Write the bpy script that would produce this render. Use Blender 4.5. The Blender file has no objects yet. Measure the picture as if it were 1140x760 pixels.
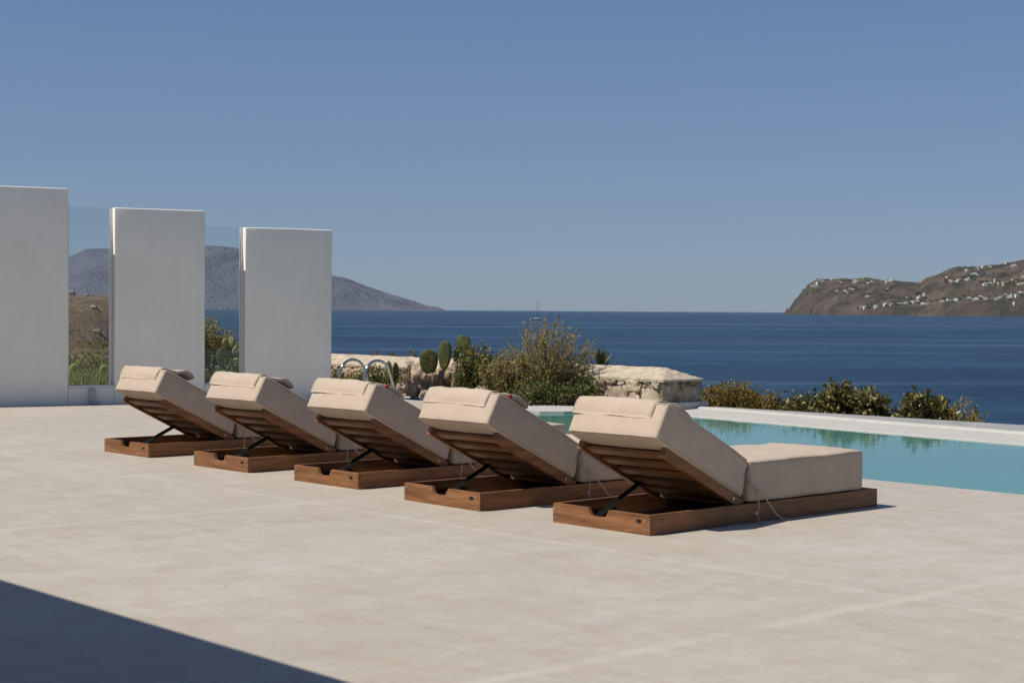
import bpy, bmesh, math, random
from mathutils import Vector, Matrix, noise
from mathutils.geometry import delaunay_2d_cdt

R = math.radians
sc = bpy.context.scene
col = sc.collection

# ------------------------------------------------------------------ camera
F, CX, CY, CAM_H = 1806.34, 570.0, 380.0, 1.288
PITCH, ROLL = R(1.129), R(0.3597)
cam_d = bpy.data.cameras.new("camera")
cam = bpy.data.objects.new("camera", cam_d)
col.objects.link(cam)
cam_d.sensor_fit = 'HORIZONTAL'
cam_d.sensor_width = 36.0
cam_d.lens = 36.0 * F / 1140.0
cam_d.clip_start = 0.05
cam_d.clip_end = 60000
cam_d.dof.use_dof = True
cam_d.dof.focus_distance = 11.0
cam_d.dof.aperture_fstop = 16.0
cam.matrix_world = (Matrix.Translation((0, 0, CAM_H)) @ Matrix.Rotation(R(90) - PITCH, 4, 'X')
                    @ Matrix.Rotation(ROLL, 4, 'Z'))
sc.camera = cam

# ------------------------------------------------------------------ sky, sun, exposure
SUN_EL, SUN_AZ = R(54.0), math.atan2(-0.945, -0.326)
world = bpy.data.worlds.new("World")
sc.world = world
world.use_nodes = True
wn = world.node_tree
bg = wn.nodes["Background"]
sky = wn.nodes.new("ShaderNodeTexSky")
sky.sky_type = 'NISHITA'
sky.sun_disc = False
sky.sun_elevation = SUN_EL
sky.sun_rotation = SUN_AZ
sky.altitude = 0
sky.air_density = 1.0
sky.dust_density = 0.1
sky.ozone_density = 3.5
tint = wn.nodes.new("ShaderNodeMix")
tint.data_type, tint.blend_type = 'RGBA', 'MULTIPLY'
tint.inputs[0].default_value = 1.0
tint.inputs[7].default_value = (.80, 1.0, 1.38, 1)
gam = wn.nodes.new("ShaderNodeGamma")          # evens the sky out from horizon to zenith, as the photo's
gam.inputs[1].default_value = .6
wn.links.new(sky.outputs[0], gam.inputs[0])
wn.links.new(gam.outputs[0], tint.inputs[6])
wn.links.new(tint.outputs[2], bg.inputs[0])
bg.inputs[1].default_value = 0.10
sun_d = bpy.data.lights.new("sun", 'SUN')
sun_d.energy = 4.7
sun_d.angle = R(0.5)
sun_d.color = (1.0, 0.93, 0.83)
sun = bpy.data.objects.new("sun", sun_d)
col.objects.link(sun)
SUN_DIR = Vector((math.sin(SUN_AZ) * math.cos(SUN_EL), math.cos(SUN_AZ) * math.cos(SUN_EL), math.sin(SUN_EL)))
sun.rotation_euler = SUN_DIR.to_track_quat('Z', 'Y').to_euler()
sc.view_settings.view_transform = 'Standard'
sc.view_settings.look = 'None'
sc.view_settings.exposure = 0.06
sc.view_settings.gamma = 1.0
sc.view_settings.use_curve_mapping = False
sc.cycles.use_denoising = True
sc.cycles.max_bounces = 8
sc.cycles.volume_bounces = 0
sc.cycles.transparent_max_bounces = 12
sc.cycles.caustics_reflective = False
sc.cycles.caustics_refractive = False

# ------------------------------------------------------------------ frames and helpers
YAW = R(48.0)
UL = Vector((math.sin(YAW), math.cos(YAW), 0))      # along the sun loungers, away from the camera
UWD = Vector((-UL.y, UL.x, 0))                      # across them, to the left
UO = Vector((0.7938, 9.2475, 0))


def UW(u, w, z=0.0):
    return UO + UL * u + UWD * w + Vector((0, 0, z))


def to_uw(P):
    d = Vector((P[0], P[1], 0)) - UO
    return d.dot(UL), d.dot(UWD)


def ray(px, py):
    c, s = math.cos(ROLL), math.sin(ROLL)
    X, Y = px - CX, py - CY
    a, b = c * X + s * Y, -s * X + c * Y
    cp, sp = math.cos(PITCH), math.sin(PITCH)
    return Vector((a / F, cp - b / F * sp, -sp - b / F * cp))


def at(px, py, d):
    """point at depth d metres ahead seen at a photo pixel"""
    r = ray(px, py)
    return Vector((0, 0, CAM_H)) + r * (d / r.y)


def atz(px, py, z):
    r = ray(px, py)
    return Vector((0, 0, CAM_H)) + r * ((z - CAM_H) / r.z)


def tag(o, label=None, cat=None, group=None, kind=None):
    for k, v in (("label", label), ("category", cat), ("group", group), ("kind", kind)):
        if v:
            o[k] = v
    return o


def empty(name, loc=(0, 0, 0), rz=0.0):
    o = bpy.data.objects.new(name, None)
    col.objects.link(o)
    o.location = loc
    o.rotation_euler = (0, 0, rz)
    o.empty_display_size = 0.1
    return o


def copy_tree(o, parent=None):
    c = o.copy()
    col.objects.link(c)
    if parent is not None:
        c.parent = parent
    for ch in list(o.children):
        copy_tree(ch, c)
    return c


class MB:
    def __init__(self):
        self.v, self.f, self.m = [], [], []

    def add(self, vs, fs, mi=0):
        n = len(self.v)
        self.v += [tuple(p) for p in vs]
        for f in fs:
            self.f.append(tuple(i + n for i in f))
            self.m.append(mi)

    def box(self, a, b, mi=0, fn=None):
        x0, y0, z0 = a
        x1, y1, z1 = b
        vs = [Vector(p) for p in ((x0, y0, z0), (x1, y0, z0), (x1, y1, z0), (x0, y1, z0),
                                  (x0, y0, z1), (x1, y0, z1), (x1, y1, z1), (x0, y1, z1))]
        if fn:
            vs = [fn(p) for p in vs]
        self.add(vs, [(0, 3, 2, 1), (4, 5, 6, 7), (0, 1, 5, 4), (1, 2, 6, 5), (2, 3, 7, 6), (3, 0, 4, 7)], mi)

    def tube(self, pts, r, n=8, mi=0, cap=True):
        pts = [Vector(p) for p in pts]
        rs = r if isinstance(r, (list, tuple)) else [r] * len(pts)
        vs, fs = [], []
        prev = None
        for i, p in enumerate(pts):
            t = (pts[min(i + 1, len(pts) - 1)] - pts[max(i - 1, 0)])
            if t.length < 1e-9:
                t = Vector((0, 0, 1))
            t.normalize()
            if prev is None:
                a = t.cross(Vector((0, 0, 1)) if abs(t.z) < .9 else Vector((1, 0, 0))).normalized()
            else:
                a = (prev - t * prev.dot(t))
                a = a.normalized() if a.length > 1e-6 else t.orthogonal().normalized()
            prev = a
            b = t.cross(a)
            for k in range(n):
                an = 2 * math.pi * k / n
                vs.append(p + (a * math.cos(an) + b * math.sin(an)) * rs[i])
        for i in range(len(pts) - 1):
            for k in range(n):
                fs.append((i * n + k, i * n + (k + 1) % n, (i + 1) * n + (k + 1) % n, (i + 1) * n + k))
        if cap:
            fs.append(tuple(range(n))[::-1])
            fs.append(tuple(range((len(pts) - 1) * n, len(pts) * n)))
        self.add(vs, fs, mi)

    def rbox(self, a, b, r, nx=6, ny=6, nz=4, mi=0, fn=None):
        """rounded box lattice surface; fn maps each point"""
        def axis(lo, hi, n):
            L = [lo, lo + r * .15, lo + r * .5, lo + r]
            k = max(1, n)
            L += [lo + r + (hi - lo - 2 * r) * i / k for i in range(1, k)]
            L += [hi - r, hi - r * .5, hi - r * .15, hi]
            return L
        X, Y, Z = axis(a[0], b[0], nx), axis(a[1], b[1], ny), axis(a[2], b[2], nz)
        idx, vs, fs = {}, [], []

        def vid(i, j, k):
            key = (i, j, k)
            if key not in idx:
                p = Vector((X[i], Y[j], Z[k]))
                q = Vector((min(max(p.x, a[0] + r), b[0] - r), min(max(p.y, a[1] + r), b[1] - r),
                            min(max(p.z, a[2] + r), b[2] - r)))
                d = p - q
                if d.length > 1e-9:
                    # keep flat faces flat, round edges and corners
                    p = q + d.normalized() * r
                if fn:
                    p = fn(p)
                idx[key] = len(vs)
                vs.append(p)
            return idx[key]
        NX, NY, NZ = len(X) - 1, len(Y) - 1, len(Z) - 1
        for i in range(NX):
            for j in range(NY):
                fs.append((vid(i, j, 0), vid(i, j + 1, 0), vid(i + 1, j + 1, 0), vid(i + 1, j, 0)))
                fs.append((vid(i, j, NZ), vid(i + 1, j, NZ), vid(i + 1, j + 1, NZ), vid(i, j + 1, NZ)))
        for i in range(NX):
            for k in range(NZ):
                fs.append((vid(i, 0, k), vid(i + 1, 0, k), vid(i + 1, 0, k + 1), vid(i, 0, k + 1)))
                fs.append((vid(i, NY, k), vid(i, NY, k + 1), vid(i + 1, NY, k + 1), vid(i + 1, NY, k)))
        for j in range(NY):
            for k in range(NZ):
                fs.append((vid(0, j, k), vid(0, j, k + 1), vid(0, j + 1, k + 1), vid(0, j + 1, k)))
                fs.append((vid(NX, j, k), vid(NX, j + 1, k), vid(NX, j + 1, k + 1), vid(NX, j, k + 1)))
        self.add(vs, fs, mi)

    def build(self, name, mats, parent=None, smooth=False, bevel=0.0, weld=False):
        me = bpy.data.meshes.new(name)
        me.from_pydata(self.v, [], self.f)
        mats = mats if isinstance(mats, (list, tuple)) else [mats]
        for m in mats:
            me.materials.append(m)
        if len(mats) > 1:
            me.polygons.foreach_set("material_index", self.m)
        if smooth:
            me.polygons.foreach_set("use_smooth", [True] * len(me.polygons))
        me.update()
        if weld or bevel:
            bm = bmesh.new()
            bm.from_mesh(me)
            if weld:
                bmesh.ops.remove_doubles(bm, verts=bm.verts, dist=1e-5)
            if bevel:
                es = [e for e in bm.edges if len(e.link_faces) == 2 and e.calc_face_angle(0) > R(40)]
                bmesh.ops.bevel(bm, geom=es, offset=bevel, segments=2, affect='EDGES', profile=.6)
            bm.to_mesh(me)
            bm.free()
        o = bpy.data.objects.new(name, me)
        col.objects.link(o)
        if parent is not None:
            o.parent = parent
        return o


def fbm(p, oct=4):
    return noise.fractal(p, 1.0, 2.0, oct, noise_basis='PERLIN_ORIGINAL')


# ------------------------------------------------------------------ materials
def mat(name):
    m = bpy.data.materials.new(name)
    m.use_nodes = True
    nt = m.node_tree
    b = nt.nodes["Principled BSDF"]
    return m, nt, b


def N(nt, t, **kw):
    n = nt.nodes.new(t)
    for k, v in kw.items():
        setattr(n, k, v)
    return n


def coords(nt, scale=(1, 1, 1), kind="Object", rot=(0, 0, 0)):
    tc = N(nt, "ShaderNodeTexCoord")
    mp = N(nt, "ShaderNodeMapping")
    mp.inputs["Scale"].default_value = scale
    mp.inputs["Rotation"].default_value = rot
    nt.links.new(tc.outputs[kind], mp.inputs[0])
    return mp.outputs[0]


def noise_tex(nt, vec, scale, detail=4, rough=.55, dist=0.0):
    n = N(nt, "ShaderNodeTexNoise")
    n.inputs["Scale"].default_value = scale
    n.inputs["Detail"].default_value = detail
    n.inputs["Roughness"].default_value = rough
    n.inputs["Distortion"].default_value = dist
    if vec is not None:
        nt.links.new(vec, n.inputs["Vector"])
    return n.outputs[0]


def ramp(nt, fac, stops):
    r = N(nt, "ShaderNodeValToRGB")
    e = r.color_ramp.elements
    while len(e) < len(stops):
        e.new(.5)
    for i, (p, c) in enumerate(stops):
        e[i].position = p
        e[i].color = (*c, 1)
    nt.links.new(fac, r.inputs[0])
    return r.outputs[0]


def mixc(nt, fac, a, b, blend='MIX'):
    m = N(nt, "ShaderNodeMix", data_type='RGBA', blend_type=blend)
    for sock, v in ((m.inputs[0], fac), (m.inputs[6], a), (m.inputs[7], b)):
        if isinstance(v, (int, float)):
            sock.default_value = v
        elif isinstance(v, tuple):
            sock.default_value = (*v, 1)
        else:
            nt.links.new(v, sock)
    return m.outputs[2]


def bump(nt, b, h, strength=.3, dist=.01, prev=None):
    n = N(nt, "ShaderNodeBump")
    n.inputs["Strength"].default_value = strength
    n.inputs["Distance"].default_value = dist
    nt.links.new(h, n.inputs["Height"])
    if prev is not None:
        nt.links.new(prev, n.inputs["Normal"])
    if b is not None:
        nt.links.new(n.outputs[0], b.inputs["Normal"])
    return n.outputs[0]


def simple(name, c, rough=.6, metal=0.0, var=.15, scale=8.0, bmp=0.0, spec=.5):
    m, nt, b = mat(name)
    v = coords(nt)
    f = noise_tex(nt, v, scale, 5)
    lo = tuple(x * (1 - var) for x in c)
    hi = tuple(min(1, x * (1 + var)) for x in c)
    nt.links.new(ramp(nt, f, [(.3, lo), (.7, hi)]), b.inputs["Base Color"])
    b.inputs["Roughness"].default_value = rough
    b.inputs["Metallic"].default_value = metal
    b.inputs["Specular IOR Level"].default_value = spec
    if bmp:
        bump(nt, b, f, bmp, .02)
    return m


def wood(name, sc3):
    m, nt, b = mat(name)
    v = coords(nt, sc3)
    oi = N(nt, "ShaderNodeObjectInfo")
    add = N(nt, "ShaderNodeVectorMath", operation='ADD')
    mul = N(nt, "ShaderNodeMath", operation='MULTIPLY')
    mul.inputs[1].default_value = 37.0
    nt.links.new(oi.outputs["Random"], mul.inputs[0])
    nt.links.new(v, add.inputs[0])
    nt.links.new(mul.outputs[0], add.inputs[1])
    v = add.outputs[0]
    f = noise_tex(nt, v, 3.0, 7, .62, .6)
    g = noise_tex(nt, v, .7, 3, .5)
    c1 = ramp(nt, f, [(.25, (.135, .060, .025)), (.5, (.24, .112, .046)), (.75, (.33, .168, .074))])
    c2 = ramp(nt, g, [(.35, (.62, .58, .55)), (.65, (1.12, 1.08, 1.04))])
    nt.links.new(mixc(nt, 1.0, c1, c2, 'MULTIPLY'), b.inputs["Base Color"])
    b.inputs["Roughness"].default_value = .52
    b.inputs["Specular IOR Level"].default_value = .35
    bump(nt, b, f, .25, .004)
    return m


M = {}
M['wood_long'] = wood("teak_long", (2.0, 26, 26))
M['wood_cross'] = wood("teak_cross", (26, 2.0, 26))


M['shade_brown'] = simple("painted_shade_brown", (.045, .025, .014), .7, 0, .3, 12)  # dark brown standing in for shade inside the lounger base


def fabric(name, c):
    m, nt, b = mat(name)
    v = coords(nt)
    f = noise_tex(nt, v, 5, 4)
    wv = N(nt, "ShaderNodeTexWave", wave_type='BANDS', bands_direction='Y')
    wv.inputs["Scale"].default_value = 90
    wv.inputs["Distortion"].default_value = 2
    nt.links.new(v, wv.inputs[0])
    wz = N(nt, "ShaderNodeTexNoise")
    wz.inputs["Scale"].default_value = 220
    nt.links.new(v, wz.inputs[0])
    base = ramp(nt, f, [(.3, tuple(x * .93 for x in c)), (.7, tuple(x * 1.05 for x in c))])
    th = ramp(nt, wz.outputs[0], [(.3, (.86, .86, .86)), (.7, (1.08, 1.08, 1.08))])
    nt.links.new(mixc(nt, 1.0, base, th, 'MULTIPLY'), b.inputs["Base Color"])
    b.inputs["Roughness"].default_value = .9
    b.inputs["Specular IOR Level"].default_value = .15
    b.inputs["Sheen Weight"].default_value = .0
    w1 = noise_tex(nt, coords(nt, (3, 9, 6)), 2.2, 3, .5, .8)
    n1 = bump(nt, None, w1, .35, .012)
    bump(nt, b, wz.outputs[0], .25, .002, n1)
    return m


M['fabric'] = fabric("beige_canvas", (.495, .405, .32))
M['fabric_dark'] = fabric("beige_canvas_piping", (.34, .27, .21))
M['black_metal'] = simple("black_metal", (.010, .010, .011), .55, 0.0, spec=.25)
M['steel'] = simple("stainless_steel", (.62, .63, .64), .14, 1.0, .03)
M['bolt'] = simple("bolt_steel", (.5, .48, .45), .35, 1.0, .05)
M['red'] = simple("red_tag", (.5, .03, .03), .7)
M['cord'] = simple("beige_cord", (.40, .33, .26), .9)


def plaster(name, c, streak=.05):
    m, nt, b = mat(name)
    v = coords(nt)
    f = noise_tex(nt, v, 1.6, 6, .6)
    g = noise_tex(nt, coords(nt, (6, 6, .8)), 1.2, 4, .6)
    c1 = ramp(nt, f, [(.3, tuple(x * .95 for x in c)), (.7, tuple(min(.92, x * 1.03) for x in c))])
    c2 = ramp(nt, g, [(.35, (1 - streak,) * 3), (.6, (1, 1, 1))])
    nt.links.new(mixc(nt, 1.0, c1, c2, 'MULTIPLY'), b.inputs["Base Color"])
    b.inputs["Roughness"].default_value = .85
    b.inputs["Specular IOR Level"].default_value = .2
    h = noise_tex(nt, v, 28, 5, .6)
    bump(nt, b, h, .18, .012)
    return m


M['white'] = plaster("white_plaster", (.92, .87, .775), .02)
M['coping'] = plaster("white_coping", (.47, .46, .42), .10)


def concrete(name, c, lines=True):
    m, nt, b = mat(name)
    v = coords(nt)
    big = noise_tex(nt, v, .35, 5, .6, .4)
    mid = noise_tex(nt, coords(nt, (1.0, 2.6, 1)), 1.5, 6, .62, .8)
    mid2 = noise_tex(nt, coords(nt, (2.4, 1, 1), rot=(0, 0, .6)), 2.3, 6, .6, .9)
    fine = noise_tex(nt, v, 38, 6, .75)
    trow = noise_tex(nt, coords(nt, (4.5, 9, 1), rot=(0, 0, .35)), 1.6, 6, .7, 1.2)
    k = lambda a: tuple(x * a for x in c)
    c1 = ramp(nt, big, [(.30, tuple(x * y for x, y in zip(c, (.93, .92, .90)))), (.68, k(1.06))])
    c2 = ramp(nt, mid, [(.30, (.925, .918, .905)), (.5, (.985, .985, .985)), (.70, (1.04, 1.04, 1.045))])
    c3 = ramp(nt, mid2, [(.32, (.93, .905, .865)), (.5, (.99, .985, .975)), (.68, (1.02, 1.035, 1.06))])
    c4 = ramp(nt, fine, [(.3, (.95, .95, .95)), (.7, (1.03, 1.03, 1.03))])
    cc = mixc(nt, 1.0, mixc(nt, 1.0, mixc(nt, 1.0, c1, c2, 'MULTIPLY'), c3, 'MULTIPLY'), c4, 'MULTIPLY')
    c5 = ramp(nt, trow, [(.32, (.94, .935, .925)), (.5, (1, 1, 1)), (.68, (1.045, 1.045, 1.05))])
    cc = mixc(nt, 1.0, cc, c5, 'MULTIPLY')
    # dark little pits and specks
    vo = N(nt, "ShaderNodeTexVoronoi")
    vo.inputs["Scale"].default_value = 2.2
    vo.inputs["Randomness"].default_value = 1.0
    nt.links.new(v, vo.inputs["Vector"])
    sp = ramp(nt, vo.outputs["Distance"], [(.012, (.35, .33, .3)), (.022, (1, 1, 1))])
    cc = mixc(nt, 1.0, cc, sp, 'MULTIPLY')
    if lines:
        # pale filled joints between the poured bays
        sep = N(nt, "ShaderNodeSeparateXYZ")
        nv = N(nt, "ShaderNodeVectorMath", operation='ADD')
        nz = N(nt, "ShaderNodeTexNoise")
        nz.inputs["Scale"].default_value = 1.3
        sc_ = N(nt, "ShaderNodeVectorMath", operation='SCALE')
        sc_.inputs["Scale"].default_value = .10
        nt.links.new(v, nz.inputs["Vector"])
        nt.links.new(nz.outputs[1], sc_.inputs[0])
        nt.links.new(v, nv.inputs[0])
        nt.links.new(sc_.outputs[0], nv.inputs[1])
        nt.links.new(nv.outputs[0], sep.inputs[0])
        tot = None
        for ax, pos, wd in ((0, JU[0], .055), (0, JU[1], .05), (1, JW[0], .075), (1, JW[1], .06), (1, JW[2], .06)):
            s = N(nt, "ShaderNodeMath", operation='SUBTRACT')
            nt.links.new(sep.outputs[ax], s.inputs[0])
            s.inputs[1].default_value = pos + .05
            a = N(nt, "ShaderNodeMath", operation='ABSOLUTE')
            nt.links.new(s.outputs[0], a.inputs[0])
            d = N(nt, "ShaderNodeMapRange", interpolation_type='SMOOTHSTEP')
            nt.links.new(a.outputs[0], d.inputs[0])
            d.inputs[1].default_value = 0.0
            d.inputs[2].default_value = wd
            d.inputs[3].default_value = 1.0
            d.inputs[4].default_value = 0.0
            if tot is None:
                tot = d.outputs[0]
            else:
                mx = N(nt, "ShaderNodeMath", operation='MAXIMUM')
                nt.links.new(tot, mx.inputs[0])
                nt.links.new(d.outputs[0], mx.inputs[1])
                tot = mx.outputs[0]
        mm = N(nt, "ShaderNodeMath", operation='MULTIPLY')
        nt.links.new(tot, mm.inputs[0])
        brk = N(nt, "ShaderNodeMapRange")
        nt.links.new(mid, brk.inputs[0])
        brk.inputs[1].default_value = .35
        brk.inputs[2].default_value = .6
        brk.inputs[3].default_value = .15
        brk.inputs[4].default_value = .75
        nt.links.new(brk.outputs[0], mm.inputs[1])
        cc = mixc(nt, mm.outputs[0], cc, tuple(min(.9, x * 1.13) for x in c))
    nt.links.new(cc, b.inputs["Base Color"])
    b.inputs["Roughness"].default_value = .6
    b.inputs["Specular IOR Level"].default_value = .25
    n1 = bump(nt, None, mid, .10, .02)
    bump(nt, b, fine, .10, .003, n1)
    return m


JU = (-0.58, -6.0)
JW = (-2.13, 2.55, 7.3)
M['terrace'] = concrete("smooth_concrete", (.456, .411, .355))
M['ledge'] = simple("grey_stone_ledge", (.30, .298, .285), .8, 0, .18, 3, .2)
M['soil'] = simple("dry_soil", (.23, .17, .115), .95, 0, .35, 14, .6, .1)


def stone_mat(name, cols, scale=3.0):
    m, nt, b = mat(name)
    g = N(nt, "ShaderNodeNewGeometry")
    v = coords(nt)
    c1 = ramp(nt, g.outputs["Random Per Island"], cols)
    f = noise_tex(nt, v, 9, 7, .65)
    f2 = noise_tex(nt, v, 2.5, 4, .6)
    c2 = ramp(nt, f, [(.3, (.55, .52, .48)), (.55, (1, 1, 1)), (.75, (1.25, 1.22, 1.15))])
    c3 = ramp(nt, f2, [(.35, (.8, .78, .76)), (.65, (1.1, 1.1, 1.08))])
    nt.links.new(mixc(nt, 1.0, mixc(nt, 1.0, c1, c2, 'MULTIPLY'), c3, 'MULTIPLY'), b.inputs["Base Color"])
    b.inputs["Roughness"].default_value = .92
    b.inputs["Specular IOR Level"].default_value = .15
    bump(nt, b, f, .7, .02)
    return m


M['stone'] = stone_mat("field_stone", [(0, (.26, .195, .135)), (.35, (.40, .315, .225)), (.7, (.48, .39, .29)), (1, (.36, .31, .26))])
M['mortar'] = simple("stone_wall_core", (.13, .10, .075), .95, 0, .3, 12, .6, .1)
M['cap'] = simple("lime_plaster_cap", (.46, .385, .29), .92, 0, .26, 9, .8, .1)


def leaf_mat(name, stops, rough=.55, trans=.25):
    m, nt, b = mat(name)
    g = N(nt, "ShaderNodeNewGeometry")
    c = ramp(nt, g.outputs["Random Per Island"], stops)
    nt.links.new(c, b.inputs["Base Color"])
    b.inputs["Roughness"].default_value = rough
    b.inputs["Specular IOR Level"].default_value = .3
    t = N(nt, "ShaderNodeBsdfTranslucent")
    nt.links.new(c, t.inputs[0])
    mx = N(nt, "ShaderNodeMixShader")
    mx.inputs[0].default_value = trans
    out = nt.nodes["Material Output"]
    nt.links.new(b.outputs[0], mx.inputs[1])
    nt.links.new(t.outputs[0], mx.inputs[2])
    nt.links.new(mx.outputs[0], out.inputs[0])
    return m


M['leaf_green'] = leaf_mat("leaf_green", [(0, (.050, .072, .018)), (.4, (.10, .128, .032)), (.8, (.18, .195, .058)), (1, (.30, .27, .10))], .45)
M['leaf_gloss'] = leaf_mat("leaf_glossy", [(0, (.055, .058, .018)), (.45, (.115, .110, .035)), (.8, (.22, .19, .07)), (1, (.42, .36, .15))], .34, .25)
M['leaf_gold'] = leaf_mat("leaf_golden", [(0, (.11, .09, .02)), (.4, (.22, .15, .035)), (.75, (.33, .22, .055)), (1, (.20, .20, .05))], .6)
M['leaf_dry'] = leaf_mat("leaf_dry", [(0, (.15, .145, .035)), (.4, (.24, .22, .055)), (.8, (.36, .29, .085)), (1, (.32, .20, .08))], .6)
M['leaf_olive'] = leaf_mat("leaf_olive", [(0, (.05, .06, .02)), (.5, (.10, .105, .035)), (1, (.19, .17, .07))], .6)
M['grass'] = leaf_mat("grass_blades", [(0, (.08, .11, .018)), (.5, (.19, .22, .04)), (1, (.40, .38, .10))], .6)
M['blade'] = leaf_mat("agave_blade", [(0, (.06, .075, .028)), (.5, (.10, .12, .045)), (1, (.20, .17, .07))], .5, .1)
M['flower'] = leaf_mat("orange_flower", [(0, (.55, .22, .02)), (1, (.7, .36, .03))], .6)
M['bark'] = simple("bark", (.16, .11, .075), .9, 0, .3, 20, .5, .1)
M['twig'] = simple("grey_twig", (.24, .17, .115), .9, 0, .25, 20, .3, .1)


def cactus_mat(name, a, bb):
    m, nt, b = mat(name)
    v = coords(nt)
    f = noise_tex(nt, v, 7, 5, .6)
    vo = N(nt, "ShaderNodeTexVoronoi")
    vo.inputs["Scale"].default_value = 24
    nt.links.new(v, vo.inputs["Vector"])
    c1 = ramp(nt, f, [(.35, a), (.62, bb), (.72, (.27, .17, .08))])
    c2 = ramp(nt, vo.outputs["Distance"], [(.12, (2.2, 2.0, 1.6)), (.24, (1, 1, 1))])
    nt.links.new(mixc(nt, 1.0, c1, c2, 'MULTIPLY'), b.inputs["Base Color"])
    b.inputs["Roughness"].default_value = .65
    b.inputs["Specular IOR Level"].default_value = .3
    bump(nt, b, vo.outputs["Distance"], .5, .01)
    return m


M['cactus'] = cactus_mat("cactus_pad", (.050, .058, .018), (.095, .098, .030))
M['cactus_pale'] = cactus_mat("cactus_pad_pale", (.16, .19, .06), (.30, .32, .12))
M['cactus_stem'] = simple("cactus_stem", (.24, .19, .14), .9, 0, .3, 14, .6, .1)

# glass of the wind screens: clear pane with a mirror-like reflection
m, nt, b = mat("clear_glass")
out = nt.nodes["Material Output"]
tr = N(nt, "ShaderNodeBsdfTransparent")
tr.inputs[0].default_value = (.935, .955, .958, 1)
gl = N(nt, "ShaderNodeBsdfGlossy")
gl.inputs["Roughness"].default_value = .0
fr = N(nt, "ShaderNodeFresnel")
fr.inputs[0].default_value = 1.5
mx = N(nt, "ShaderNodeMixShader")
nt.links.new(fr.outputs[0], mx.inputs[0])
nt.links.new(tr.outputs[0], mx.inputs[1])
nt.links.new(gl.outputs[0], mx.inputs[2])
nt.links.new(mx.outputs[0], out.inputs[0])
M['glass'] = m
M['alu'] = simple("pale_grey_frame", (.70, .70, .70), .5, .0, .05)
M['pipe'] = simple("grey_pipe", (.42, .43, .44), .5, 0, .1)

# pool water
m, nt, b = mat("pool_water")
v = coords(nt)
f = noise_tex(nt, v, .35, 3)
nt.links.new(ramp(nt, f, [(.3, (.074, .232, .194)), (.7, (.102, .272, .226))]), b.inputs["Base Color"])
b.inputs["Roughness"].default_value = .02
b.inputs["IOR"].default_value = 1.2
h1 = noise_tex(nt, coords(nt, (3.0, 1.0, 1), rot=(0, 0, 0)), 2.0, 3, .5)
bump(nt, b, h1, .10, .02)
M['pool'] = m
M['tile'] = simple("blue_mosaic", (.03, .09, .22), .3, 0, .3, 40)

# sea
m, nt, b = mat("sea_water")
v = coords(nt, kind="Object")
big = noise_tex(nt, coords(nt, (.0012, .006, 1)), 1.0, 4, .6, .3)
c1 = ramp(nt, big, [(.3, (.012, .039, .080)), (.7, (.018, .051, .098))])
painted_ripples = noise_tex(nt, coords(nt, (.010, .016, 1)), 1.0, 11, .84, .3)
c2 = ramp(nt, painted_ripples, [(.36, (.58, .63, .68)), (.5, (1, 1, 1)), (.64, (1.55, 1.45, 1.36))])  # uneven reflection off the ripples painted into the water colour
nt.links.new(mixc(nt, 1.0, c1, c2, 'MULTIPLY'), b.inputs["Base Color"])
b.inputs["IOR"].default_value = 1.33
b.inputs["Specular IOR Level"].default_value = .06
w1 = noise_tex(nt, coords(nt, (.22, .5, 1)), 1.0, 6, .62, .4)
w2 = noise_tex(nt, coords(nt, (.02, .06, 1)), 1.0, 4, .6, .4)
n1 = bump(nt, None, w2, .8, 6.0)
bump(nt, b, w1, 1.0, 1.1, n1)
slick = ramp(nt, noise_tex(nt, coords(nt, (.0009, .011, 1)), 1.0, 4, .6, .5), [(.55, (0, 0, 0)), (.66, (1, 1, 1))])
rr = N(nt, "ShaderNodeMapRange")
nt.links.new(slick, rr.inputs[0])
rr.inputs[3].default_value = .32
rr.inputs[4].default_value = .10
nt.links.new(rr.outputs[0], b.inputs["Roughness"])
M['sea'] = m


def land_mat(name, lo, mid_, hi, sc1, sc2, scrub=(.06, .06, .035), thr=.6):
    m, nt, b = mat(name)
    v = coords(nt)
    f = noise_tex(nt, v, sc1, 8, .65, .5)
    g = noise_tex(nt, v, sc2, 8, .68, .3)
    c1 = ramp(nt, f, [(.3, lo), (.5, mid_), (.72, hi)])
    sm = ramp(nt, g, [(thr - .06, (0, 0, 0)), (thr + .06, (1, 1, 1))])
    nt.links.new(mixc(nt, sm, c1, scrub), b.inputs["Base Color"])
    b.inputs["Roughness"].default_value = .95
    b.inputs["Specular IOR Level"].default_value = .1
    bump(nt, b, f, .8, .4 / sc1)
    return m


M['knoll'] = land_mat("dry_hillside", (.10, .068, .042), (.17, .115, .07), (.24, .175, .115), .25, .5, (.05, .05, .026), .60)
M['headland'] = land_mat("headland_scrub", (.050, .038, .030), (.092, .067, .048), (.17, .128, .09), .006, .012, (.040, .040, .026), .53)
M['island'] = land_mat("hazed_island_rock", (.106, .110, .138), (.116, .119, .147), (.128, .129, .155), .0022, .004, (.100, .105, .130), .6)  # blue distance haze painted into the rock colour
M['boat'] = simple("white_hull", (.7, .7, .68), .4)
M['boat_dark'] = simple("dark_trim", (.05, .05, .06), .5)
M['house'] = simple("whitewashed_house", (.62, .60, .56), .9, 0, .06, .2)
M['house_cream'] = simple("cream_house", (.50, .44, .35), .9, 0, .06, .2)
M['pane'] = simple("dark_window", (.05, .06, .07), .3)
M['tarblue'] = simple("blue_plastic", (.05, .17, .42), .5)


# ================================================================== SETTING
SEA_Z = -9.0


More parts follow.
